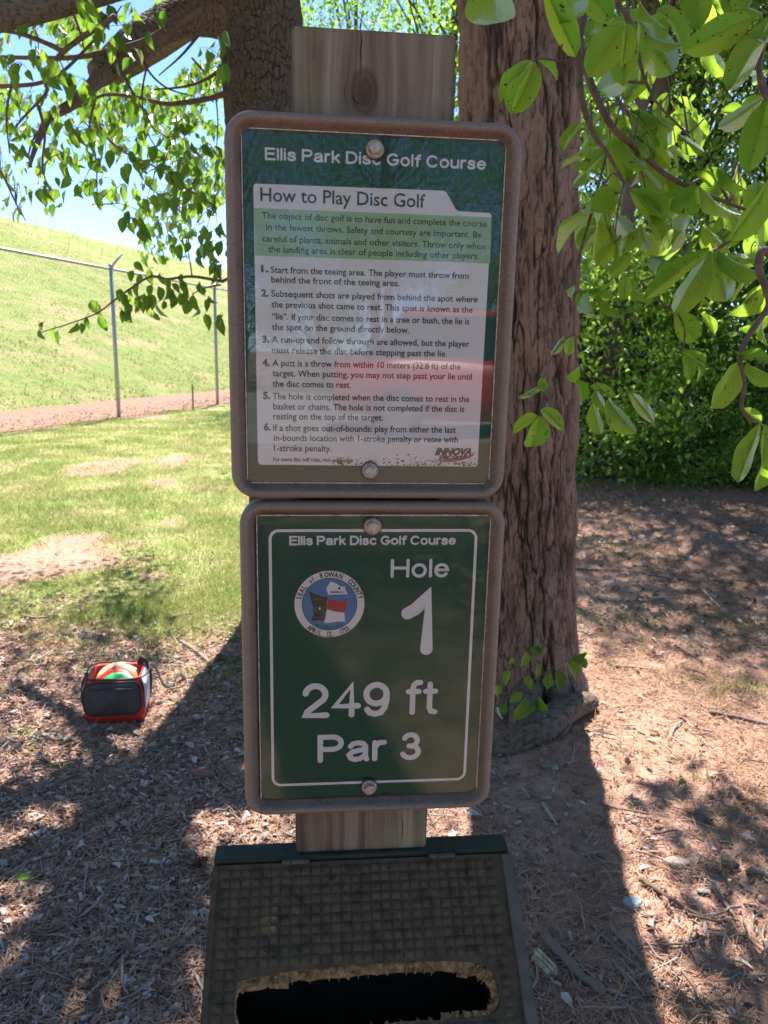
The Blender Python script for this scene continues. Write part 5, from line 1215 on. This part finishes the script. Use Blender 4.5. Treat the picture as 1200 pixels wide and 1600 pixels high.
# raised square pads of the lid, rows and columns as moulded; gone round the slot
pw_, ph_ = .0122, .0106; gx0, gx1 = lp(347, 1372)[0], lp(800, 1372)[0]
Jp = Join(); Jt = Join(); row = 0; y_ = -.005
def inside(P, x, y):
    c_ = False; n_ = len(P)
    for i_ in range(n_):
        x1, y1 = P[i_]; x2, y2 = P[i_ - 1]
        if (y1 > y) != (y2 > y) and x < (x2 - x1) * (y - y1) / (y2 - y1) + x1: c_ = not c_
    return c_
tear_big = grow(tear, .004, .005, .003)
while y_ > -LL + .01:
    x_ = -HW / 2 + .009; 
    while x_ < HW / 2 - .028:
        jx, jy = rng.normal(0, .0003, 2); hgt = .0015 + rng.normal(0, .0003); m = .0003 + abs(rng.normal(0, .0003))
        xa, xb, ya, yb = x_ + m + jx, x_ + pw_ - m + jx, y_ - ph_ + m + jy, y_ - m + jy
        bev = .0010; cx_, cy2 = (xa + xb) / 2, (ya + yb) / 2
        V = [(xa, ya, -.0004), (xb, ya, -.0004), (xb, yb, -.0004), (xa, yb, -.0004), (xa + bev, ya + bev, hgt), (xb - bev, ya + bev, hgt), (xb - bev, yb - bev, hgt), (xa + bev, yb - bev, hgt)]
        F = [(4, 5, 6, 7), (0, 1, 5, 4), (1, 2, 6, 5), (2, 3, 7, 6), (3, 0, 4, 7)]
        if inside(tear_big, cx_, cy2) or any(inside(tear, a, b) for a, b in ((xa, ya), (xb, ya), (xb, yb), (xa, yb))):
            if not inside(ragged, cx_, cy2 ) and inside(tear_big, cx_, cy2):
                V = [(a + rng.normal(0, .0009), b + rng.normal(0, .0009), -.0042 + (c2 * .8 if c2 > 0 else 0) + rng.normal(0, .0004)) for a, b, c2 in V]; Jt.add(V, F)
        else: Jp.add(V, F)
        x_ += pw_
    y_ -= ph_
o = link('raised_pads', Jp.mesh('raised_pads', M_lid, False), box, lm); o['kind'] = 'stuff'
# lumpy fibres round the tear
for q_ in range(300):
    k = int(rng.integers(len(ragged))); p_ = ragged[k]; e_ = np.array(tear[k]); f_ = rng.random()
    c_ = p_ + (e_ - p_) * f_ * .9; r = .0012 + .0022 * rng.random()
    th = np.linspace(0, 6.283, 6, endpoint=False) + rng.random(); V = [(c_[0] + r * math.cos(a) * .8, c_[1] + r * 1.2 * math.sin(a), -.004) for a in th] + [(c_[0] + r * .5 * math.cos(a), c_[1] + r * .6 * math.sin(a), -.0025 + .0018 * rng.random()) for a in th[::2]]
    n_ = 6; F3 = [(0, 1, 6), (1, 7, 6), (1, 2, 7), (2, 3, 7), (3, 8, 7), (3, 4, 8), (4, 5, 8), (5, 6, 8), (5, 0, 6), (6, 7, 8)]
    Jt.add(V, (), F3)
for q_ in range(170):       # fibres hanging into the slot from its upper edge
    k = int(rng.integers(len(ragged))); p_ = ragged[k]; d = (hc - p_); d[0] *= .1; d = d / (np.linalg.norm(d) + 1e-9); Lf = .0015 + .004 * rng.random(); wf = .0004 + .0006 * rng.random()
    Jt.add([(p_[0] - wf, p_[1], -.005), (p_[0] + wf, p_[1], -.005), (p_[0] + d[0] * Lf, p_[1] + d[1] * Lf, -.0065), (p_[0] - wf, p_[1], -.010)], (), [(0, 1, 2), (0, 2, 3)])
o = link('torn_fibres', Jt.mesh('torn_fibres', M_core, False), box, lm); o['kind'] = 'stuff'
# smooth border strip on the right, hinge rail, hinges, body
bm = bmesh.new(); bx(bm, HW / 2 - .0125, HW / 2 + .0022, -LL, -.001, -.015, .0030, .001); bm_obj('edge_strip', bm, plain('worn_brown_strip', (.085, .070, .055), .7, 0, .3), box, lm)
bm = bmesh.new(); bx(bm, -HW / 2 - .002, -HW / 2 + .006, -LL, -.001, -.015, .0018, .001); bm_obj('edge_strip', bm, M_lid, box, lm)
bw = SMAT.copy(); bw.translation = SO + SZ * HZ + SX * HX
bm = bmesh.new(); bx(bm, -HW / 2 - .001, HW / 2 - .002, -.022, .0055, HO - .012 - .02, HO - .004, .001); bm_obj('hinge_rail', bm, M_gw, box, bw)
for px_ in (462, 690):
    uu = sp(px_, 1340, HO)[0] - HX; bm = bmesh.new()
    for (x0_, x1_) in ((-.017, -.006), (-.005, .017)):
        bmesh.ops.create_cone(bm, cap_ends=True, segments=14, radius1=.0032, radius2=.0032, depth=x1_ - x0_, matrix=Matrix.Translation((uu + (x0_ + x1_) / 2, .0015, HO + .001)) @ Matrix.Rotation(math.pi / 2, 4, 'Y'))
    bx(bm, uu - .015, uu + .015, .0012, .0050, HO - .0042, HO - .0030)
    bm_obj('hinge', bm, plain('dull_hinge_steel', (.07, .07, .065), .65, .4), box, bw)
zb0 = -.45; fr_ = HO + LL * math.cos(LA) - .01; fz = -LL * math.sin(LA) - .014
def panel(name, pts, thick, axis_, mat=M_gw):
    bm = bmesh.new(); vs1 = [bm.verts.new(p_) for p_ in pts]; f = bm.faces.new(vs1); r = bmesh.ops.extrude_face_region(bm, geom=[f]); bmesh.ops.translate(bm, vec=axis_ * thick, verts=[v for v in r['geom'] if isinstance(v, bmesh.types.BMVert)]); return bm_obj(name, bm, mat, box, bw)
for sx_ in (-1, 1):
    x_ = sx_ * (HW / 2 - .006) - (.012 if sx_ > 0 else 0)
    panel('side_panel', [(x_, zb0, HO - .01), (x_, -.017, HO - .01), (x_, fz, fr_), (x_, zb0, fr_)], .012, Vector((1, 0, 0)))
panel('front_panel', [(-HW / 2 + .0065, zb0, fr_ - .012), (HW / 2 - .0065, zb0, fr_ - .012), (HW / 2 - .0065, fz - .006, fr_ - .012), (-HW / 2 + .0065, fz - .006, fr_ - .012)], .012, Vector((0, 0, 1)))
panel('back_panel', [(-HW / 2 + .0065, zb0, HO - .011), (HW / 2 - .0065, zb0, HO - .011), (HW / 2 - .0065, -.023, HO - .011), (-HW / 2 + .0065, -.023, HO - .011)], .010, Vector((0, 0, 1)))
panel('bottom_panel', [(-HW / 2 + .0065, zb0, HO), (HW / 2 - .0065, zb0, HO), (HW / 2 - .0065, zb0, fr_ - .013), (-HW / 2 + .0065, zb0, fr_ - .013)], .012, Vector((0, 1, 0)))

# ------------------------------------------------------------------ disc golf bag with discs
M_bred = plain('red_nylon', (.50, .022, .02), .55, 0, .2, 60); M_bblk = plain('black_webbing', (.018, .018, .02), .6, 0, .3, 80); M_bgry = plain('charcoal_nylon', (.048, .046, .048), .8, 0, .25, 30, .8); M_bsil = plain('silver_nylon', (.50, .50, .56), .5, 0, .15, 50)
g0 = gnd(132, 1133); g1 = gnd(226, 1128)
bxv = (g1 - g0); BWid = bxv.length; bxv.normalize(); byv = Vector((-bxv.y, bxv.x, 0))
bb = (g0 + g1) / 2; bb.z = gz(bb) - .002
BH, BD = .192, .17; bmw = Matrix((bxv, byv, Vector((0, 0, 1)))).transposed().to_4x4(); bmw.translation = bb
bag = empty('disc_bag', bb, 'small red and charcoal disc golf bag standing open on the ground left of the sign', 'bag')
hw = BWid / 2
def shell(name, prof, mat, th=.004):
    """prof: list of (z, halfwidth, y0, y1) rings, open top"""
    V = []; rings = []
    for z, h_, ya, yb in prof: V += [(a, b + (ya + yb) / 2, z) for a, b in rr(-h_, h_, -(yb - ya) / 2, (yb - ya) / 2, .028, 5)]
    ns = len(V) // len(prof); i = np.arange(len(prof) - 1)[:, None] * ns; j = np.arange(ns)[None]; k = (j + 1) % ns
    return link(name, mesh_np(name, V, np.stack([i + j, i + k, i + ns + k, i + ns + j], -1).reshape(-1, 4), mat, True), bag, bmw)
shell('base', [(0.03, hw - .05, .03, BD - .03), (.001, hw - .03, .02, BD - .02), (.004, hw - .006, .004, BD - .004), (.03, hw, 0, BD), (.062, hw, 0, BD)], M_bred)
shell('body', [(.060, hw - .001, .001, BD - .001), (.12, hw, .0, BD), (BH - .01, hw - .012, .012, BD), (BH, hw - .014, .014, BD), (BH - .004, hw - .02, .02, BD - .006), (.12, hw - .02, .02, BD - .02), (.03, hw - .03, .03, BD - .03), (.028, .001, BD / 2, BD / 2 + .001)], M_bred)
for sx_ in (-1, 1):      # side panels in silver cloth
    bm = bmesh.new(); x_ = sx_ * (hw + .0015)
    pts = [(x_, .022, .055), (x_, BD - .02, .055), (x_, BD - .022, .15), (x_ - sx_ * .013, BD - .022, BH - .006), (x_ - sx_ * .013, .028, BH - .006), (x_, .018, .15)]
    f = bm.faces.new([bm.verts.new(p_) for p_ in pts]); r = bmesh.ops.extrude_face_region(bm, geom=[f]); bmesh.ops.translate(bm, vec=(sx_ * .003, 0, 0), verts=[v for v in r['geom'] if isinstance(v, bmesh.types.BMVert)])
    bm_obj('side_panel', bm, M_bsil, bag, bmw)
fp = rr(-hw + .004, hw - .010, .045, BH - .014, .035, 6)
V = [(a, -.004 + .014 * max(0, b - .10) / .1, b) for a, b in fp]; V2 = [(a * .9, -.016 + .014 * max(0, b - .10) / .1, .12 + (b - .12) * .9) for a, b in fp]; n_ = len(fp)
bm = bmesh.new(); a_ = [bm.verts.new(v) for v in V]; b_ = [bm.verts.new(v) for v in V2]
for k in range(n_): bm.faces.new((a_[k], a_[(k + 1) % n_], b_[(k + 1) % n_], b_[k]))
bm.faces.new(b_); bm_obj('front_pocket', bm, M_bgry, bag, bmw, True)
def btube(name, pts, r, mat, flat=None):
    V, F, T = tube_np(catmull(pts, 6), r, 8); link(name, mesh_np(name, V, [F, T], mat, True), bag, bmw)
btube('piping', [v for v in V[::3]] + [V[0]], .0045, M_bblk) if False else None
Vp = np.array([(a, -.005 + .014 * max(0, b - .10) / .1, b) for a, b in fp] + [(fp[0][0], -.005, fp[0][1])]); Vt, Ft, Tt = tube_np(Vp, .0045, 7); link('piping', mesh_np('piping', Vt, [Ft, Tt], M_bblk, True), bag, bmw)
btube('pocket_zip', [(-hw + .030, -.0175, BH - .034), (0, -.0185, BH - .031), (hw - .036, -.0175, BH - .034)], .0022, M_bblk)
btube('top_piping', [(-hw + .012, .014, BH), (hw - .012, .014, BH), (hw - .014, BD, BH), (-hw + .014, BD, BH), (-hw + .012, .014, BH)], .0035, M_bblk)
btube('strap_anchor', [(-hw - .002, .06, .04), (-hw - .012, .05, .08), (-hw - .010, .05, .15), (-hw + .006, .07, BH + .005)], .007, M_bblk)
btube('strap_anchor', [(hw + .002, BD - .02, .06), (hw + .004, BD - .015, .15), (hw - .008, BD - .02, BH + .012), (hw - .03, BD - .01, BH + .03)], .008, M_bblk)
# shoulder strap lying out to the right
sp_pts = [np.array((hw - .01, BD - .02, BH - .01)), np.array((hw + .015, BD + .03, .16)), np.array((hw + .045, BD + .07, .05)), np.array((hw + .075, BD + .12, .022)), np.array((hw + .10, BD + .17, .05)), np.array((hw + .13, BD + .18, .016))]
cpth = catmull(sp_pts, 6); V = []; 
for p_ in cpth: V += [tuple(p_ + [0, -.012, 0]), tuple(p_ + [0, .012, .004]), tuple(p_ + [0, .012, .0065]), tuple(p_ + [0, -.012, .0025])]
n_ = len(cpth); i = np.arange(n_ - 1)[:, None] * 4; j = np.arange(4)[None]; k = (j + 1) % 4
link('shoulder_strap', mesh_np('shoulder_strap', V, [np.stack([i + j, i + k, i + 4 + k, i + 4 + j], -1).reshape(-1, 4), np.array([[0, 1, 2, 3], [(n_ - 1) * 4 + q for q in (3, 2, 1, 0)]])], M_bblk, False), bag, bmw)
bm = bmesh.new(); bx(bm, -.012, .012, -.006, .006, -.018, .018, .003); o = bm_obj('buckle', bm, M_bblk, bag, bmw @ Matrix.Translation((hw - .03, BD - .01, BH + .012)) @ Matrix.Rotation(.5, 4, 'Y'))
def golf_disc(mat, loc, rx, rz, label, R_=.092):
    prof = [(0, .017), (R_ * .6, .0175), (R_ * .82, .016), (R_ * .95, .011), (R_, .005), (R_ * .985, .001), (R_ * .95, 0), (R_ * .93, .002), (R_ * .90, .010), (R_ * .5, .014), (0, .0145)]
    seg = 48; V = []; th = np.linspace(0, 2 * math.pi, seg, endpoint=False)
    for r, z in prof: V += [(max(r, 1e-4) * math.cos(a), max(r, 1e-4) * math.sin(a), z) for a in th]
    i = np.arange(len(prof) - 1)[:, None] * seg; j = np.arange(seg)[None]; k = (j + 1) % seg
    me = mesh_np('golf_disc', V, np.stack([i + j, i + seg + j, i + seg + k, i + k], -1).reshape(-1, 4), mat, True)
    mw = bmw @ Matrix.Translation(loc) @ Matrix.Rotation(rz, 4, 'Z') @ Matrix.Rotation(rx, 4, 'X')
    tag(link('golf_disc', me, None, mw), label, 'disc', 'discs standing in the open bag')
golf_disc(plain('tan_disc', (.60, .42, .24), .4, 0, .08), (.0, BD * .66, BH - .056), math.radians(34), .12, 'tan golf disc standing at the back of the open bag')
golf_disc(plain('green_disc', (.06, .50, .16), .4, 0, .1), (.005, BD * .30, BH - .078), math.radians(48), -.05, 'bright green golf disc at the front of the open bag', .085)
golf_disc(plain('red_disc', (.65, .03, .03), .4, 0, .1), (-.008, BD * .42, BH - .078), math.radians(48), -.12, 'red golf disc between the green and the tan one')
golf_disc(plain('orange_disc', (.65, .16, .05), .4, 0, .1), (.006, BD * .55, BH - .070), math.radians(42), .1, 'orange golf disc just in front of the tan one')

# ------------------------------------------------------------------ sticks, stones and other countable bits on the ground
M_tins = {}
def stick(pts, wpx, tint, label, name='stick', cat='stick', rough=.10, lift=0, grp='sticks lying on the ground'):
    P_ = []; z = proj(np.array(gnd(*pts[len(pts) // 2])))[2]; r = wpx / FPX * z / 2
    for a, b in pts:
        g_ = gnd(a, b); P_.append(np.array([g_.x, g_.y, gz(g_) + r * .75 + .006 + lift]))
    if len(P_) == 2: P_ = [P_[0], P_[0] * .6 + P_[1] * .4 + rng.normal(0, r * .5, 3), P_[1]]
    c_ = catmull(P_, 8); c_ += rng.normal(0, r * rough, c_.shape); rad = r * (1 - .35 * np.linspace(0, 1, len(c_))) * (1 + .12 * rng.normal(0, 1, len(c_)))
    J = Join(); J.tube(c_, rad, 9, tint)
    return tag(link(name, J.mesh(name, M_stick)), label, cat, grp)
for pts, w_, ti, lb in [
    ([(283, 1008), (305, 1020), (320, 1032), (333, 1045)], 6, .75, 'pale bent stick lying just right of the bag'),
    ([(1110, 1118), (1150, 1124), (1205, 1136)], 9, .35, 'brown stick at the right edge of the sunlit litter'),
    ([(958, 1043), (1000, 1046), (1030, 1051)], 4, .7, 'thin pale stick on sunny ground right of the pine'),
    ([(1095, 918), (1108, 935), (1125, 952)], 5, 1, 'short bleached stick in the shade under the woods'),
    ([(875, 888), (930, 892), (985, 896), (1070, 908)], 3.5, .7, 'long thin grey stick crossing the shaded litter behind the pine'),
    ([(1165, 950), (1180, 944), (1198, 940)], 4, .8, 'small pale stick at the right edge in the shade'),
    ([(850, 1472), (895, 1520), (942, 1562)], 18, .35, 'thick mossy stick lying right of the box lid'),
    ([(953, 1456), (980, 1484), (1006, 1512)], 9, .55, 'short straight stick beyond the thick mossy one'),
    ([(925, 1452), (975, 1500), (1030, 1545), (1090, 1573), (1150, 1605)], 5.5, .6, 'long curved stick running down the lower right ground'),
    ([(992, 1483), (1060, 1482), (1090, 1476), (1103, 1465)], 4, .6, 'thin twig curling upward right of the short straight stick'),
    ([(1068, 1484), (1050, 1515), (1026, 1545), (1018, 1592)], 4, .55, 'thin twig crossing the long curved stick'),
    ([(1108, 1388), (1130, 1415), (1152, 1445)], 7, .5, 'grey stick by the patch of light at lower right'),
    ([(1000, 1382), (1050, 1415), (1097, 1441)], 8, .05, 'dark stick in the trunk shadow at lower right'),
    ([(1120, 1521), (1160, 1531), (1205, 1529)], 5, .8, 'pale curved twig at the lower right edge'),
    ([(848, 1263), (858, 1280), (869, 1297)], 7, 1, 'bleached chip of wood in the trunk shadow beside the lower sign'),
    ([(910, 1343), (925, 1340), (938, 1336)], 5, .9, 'small pale twig near the flat bark piece'),
    ([(1168, 1368), (1185, 1372), (1206, 1380)], 12, .6, 'stout grey branch end at the right edge of the litter'),
    ([(930, 1600), (965, 1575), (1000, 1560), (1020, 1512)], 5, .5, 'forked twig lying at the bottom right of the box'),
    ([(880, 1212), (920, 1224), (955, 1232)], 3.5, .6, 'thin straight twig in the pine shadow'),
    ([(217, 1428), (212, 1455), (206, 1482)], 6, .75, 'straight grey stick in the mulch left of the box'),
    ([(205, 1482), (180, 1530), (145, 1592)], 7, .4, 'long leaning stick below the straight grey one'),
    ([(222, 1394), (214, 1412), (204, 1430)], 5, .65, 'small forked stick above the straight grey one'),
    ([(288, 1410), (310, 1413), (334, 1420)], 9, .45, 'stub of branch touching the left side of the box'),
    ([(278, 1482), (302, 1478), (328, 1474)], 9, .3, 'dark stub lying against the left side of the box'),
    ([(65, 1556), (90, 1570), (122, 1578)], 7, .6, 'pale branching stick at bottom left'),
    ([(290, 1234), (308, 1238), (326, 1246)], 5, .8, 'small pale stick near the left side of the lower sign'),
    ([(196, 1330), (200, 1355), (190, 1385)], 3.5, .9, 'thin wiggly pale twig in the middle of the mulch'),
    ([(40, 964), (55, 967), (76, 967)], 5, .5, 'short stick on the bare patch of the lawn'),
    ([(265, 970), (282, 964), (302, 962)], 5, .6, 'short pale stick in the grass beyond the bag'),
    ([(0, 1470), (4, 1480), (6, 1490)], 5, 1, 'tiny bleached stick at the left edge'),
    ([(235, 1600), (250, 1585), (275, 1562)], 8, .35, 'dark stick at the bottom edge left of the box'),
    ([(270, 1180), (280, 1190), (302, 1215)], 3, .4, 'thin dark twig lying between bag and sign'),
    ([(1045, 1160), (1055, 1140), (1072, 1125)], 4, .8, 'thin pale twig on the sunny litter'),
    ([(1085, 1100), (1120, 1116), (1160, 1140)], 3, .7, 'fine twig crossing the brown stick'),
    ([(1055, 1010), (1075, 1022), (1098, 1034)], 5, .3, 'bent twig where shade meets sun on the right')]: stick(pts, w_, ti, lb)
def lump(px, py, wpx, hpx, mat, name, label, cat, seed, flat=.5, rz=0):
    g_ = gnd(px, py); z = proj(np.array(g_))[2]; a = wpx / FPX * z / 2; b = hpx / FPX * z / 2 * 1.3
    bm = bmesh.new(); bmesh.ops.create_icosphere(bm, subdivisions=3, radius=1); rg = np.random.default_rng(seed); nrm = [Vector(v) for v in rdir(7)]
    for v in bm.verts:
        s_ = 1.0
        for q_, n_ in enumerate(nrm): dd = v.co.normalized().dot(n_); s_ = min(s_, .72 / max(dd, .01) if dd > .72 else s_)
        v.co = v.co * s_ * (1 + .05 * math.sin(v.co.x * 5 + seed) * math.cos(v.co.y * 7))
        v.co = Vector((v.co.x * a, v.co.y * b, v.co.z * min(a, b) * flat))
    mw = Matrix.Translation((g_.x, g_.y, gz(g_) + min(a, b) * flat * .5 + .004)) @ Matrix.Rotation(rz, 4, 'Z')
    return tag(bm_obj(name, bm, mat, None, mw), label, cat)
M_bstone = plain('blue_grey_stone', (.24, .29, .31), .8, 0, .3, 90); M_gstone = plain('grey_stone', (.30, .29, .28), .85, 0, .3, 90); M_barkp = plain('bark_flake', (.30, .22, .19), .85, 0, .4, 60, .6); M_rw = plain('red_brown_wood', (.22, .10, .065), .8, 0, .4, 60, .6)
lump(988, 1419, 30, 22, M_bstone, 'stone', 'pale blue grey stone lying in the pine shadow', 'stone', 1, .7)
lump(1012, 1432, 26, 9, M_barkp, 'bark_flake', 'flat pinkish bark flake touching the blue grey stone', 'bark', 2, .3)
lump(1058, 1352, 40, 18, M_barkp, 'bark_piece', 'large flat grey bark piece at the edge of the pine shadow', 'bark', 3, .5, .1)
lump(1085, 1346, 26, 12, M_barkp, 'bark_piece', 'smaller bark piece right against the large flat one', 'bark', 9, .5, .4)
lump(1140, 1358, 28, 22, M_stick, 'wood_knot', 'grey knobbly wood knot left of the stout branch end', 'wood', 4, .8)
lump(1098, 1398, 20, 9, M_gstone, 'stone', 'small grey stone below the wood knot', 'stone', 5, .6)
lump(1190, 1408, 12, 12, plain('tan_stone', (.40, .30, .18), .7), 'stone', 'tan pebble at the right edge below the branch end', 'stone', 6, .7)
lump(866, 1211, 11, 9, M_bstone, 'stone', 'tiny bluish stone at the foot of the pine root', 'stone', 7, .7)
lump(1112, 1433, 9, 8, M_gstone, 'stone', 'small pale pebble left of the grey stick', 'stone', 8, .7)
lump(316, 1214, 42, 15, M_rw, 'wood_chunk', 'reddish brown chunk of wood left of the lower sign', 'wood', 10, .8, -.1)
lump(146, 1369, 34, 9, M_rw, 'wood_chunk', 'thin red brown wood chunk in the middle of the mulch', 'wood', 11, .8)
lump(345, 1032, 22, 12, plain('dark_clod', (.11, .06, .045), .9), 'soil_clod', 'dark clod beside the pale stick near the sign', 'clod', 12, .8)
# splintered wedge of wood
g_ = gnd(850, 1512); bm = bmesh.new()
for k in range(7):
    o_ = (k - 3) * .0045; L_ = .075 + rng.normal(0, .012); z_ = abs(rng.normal(0, .004)); bx(bm, o_ - .003, o_ + .003, -L_ * .5, L_ * .5, 0, .010 + z_, .001)
tag(bm_obj('splintered_wood', bm, plain('split_wood', (.42, .36, .24), .8, 0, .4, 50), None, Matrix.Translation((g_.x, g_.y, gz(g_) + .006)) @ Matrix.Rotation(.55, 4, 'Z')), 'splintered greenish piece of wood against the right side of the box', 'wood')
# pine cone
g_ = gnd(310, 1352); cone = empty('pine_cone', (g_.x, g_.y, gz(g_)), 'brown open pine cone lying left of the box top', 'pine cone'); J = Join()
for k in range(60):
    f_ = k / 59; th = k * 2.4; R_ = .017 * math.sin(math.pi * (.12 + .8 * f_)) ; ax = np.array([math.cos(.3), math.sin(.3), .15]); ax /= np.linalg.norm(ax); sd = np.cross(ax, [0, 0, 1]); sd /= np.linalg.norm(sd); up_ = np.cross(sd, ax)
    c_ = np.array([g_.x, g_.y, gz(g_) + .022]) + ax * (f_ - .5) * .045; o_ = sd * math.cos(th) + up_ * math.sin(th); tn_ = np.cross(ax, o_)
    J.add([c_ + tn_ * .003, c_ - tn_ * .003, c_ + o_ * R_ - tn_ * .0045 + ax * .006, c_ + o_ * R_ + tn_ * .0045 + ax * .006, c_ + o_ * R_ * 1.1 + ax * .009], [[0, 1, 2, 3]], [[3, 2, 4]])
o = link('scales', J.mesh('scales', plain('cone_scale', (.17, .085, .05), .8)), cone)
V, F, T = tube_np([np.array([g_.x, g_.y, gz(g_) + .022]) - ax * .024, np.array([g_.x, g_.y, gz(g_) + .022]) + ax * .024], [.005, .004], 6); link('core', mesh_np('core', V, [F, T], M_rw), cone)
for (px_, py_, lb) in [(95, 1209, 'green fallen leaf on the mulch below the bag, left of its pair'), (112, 1210, 'yellow green fallen leaf on the mulch below the bag, right of its pair'), (26, 1388, 'green fallen leaf near the left edge'), (1069, 1236, 'bright green sprig leaf on the sunny litter')]:
    g_ = gnd(px_, py_); B = basis(np.array([rng.normal(), rng.normal(), .1]), np.array([.2, -.2, 1.])); L_ = .045
    o = bpy.data.objects.new('fallen_leaf', CMesh[3]); C.objects.link(o); o.matrix_world = Matrix([[B[r][0] * L_, B[r][1] * L_, B[r][2] * L_, (g_.x, g_.y, gz(g_) + .028)[r]] for r in range(3)] + [[0, 0, 0, 1]]); tag(o, lb, 'leaf')
print('tris', sum(len(m.polygons) for m in bpy.data.meshes))
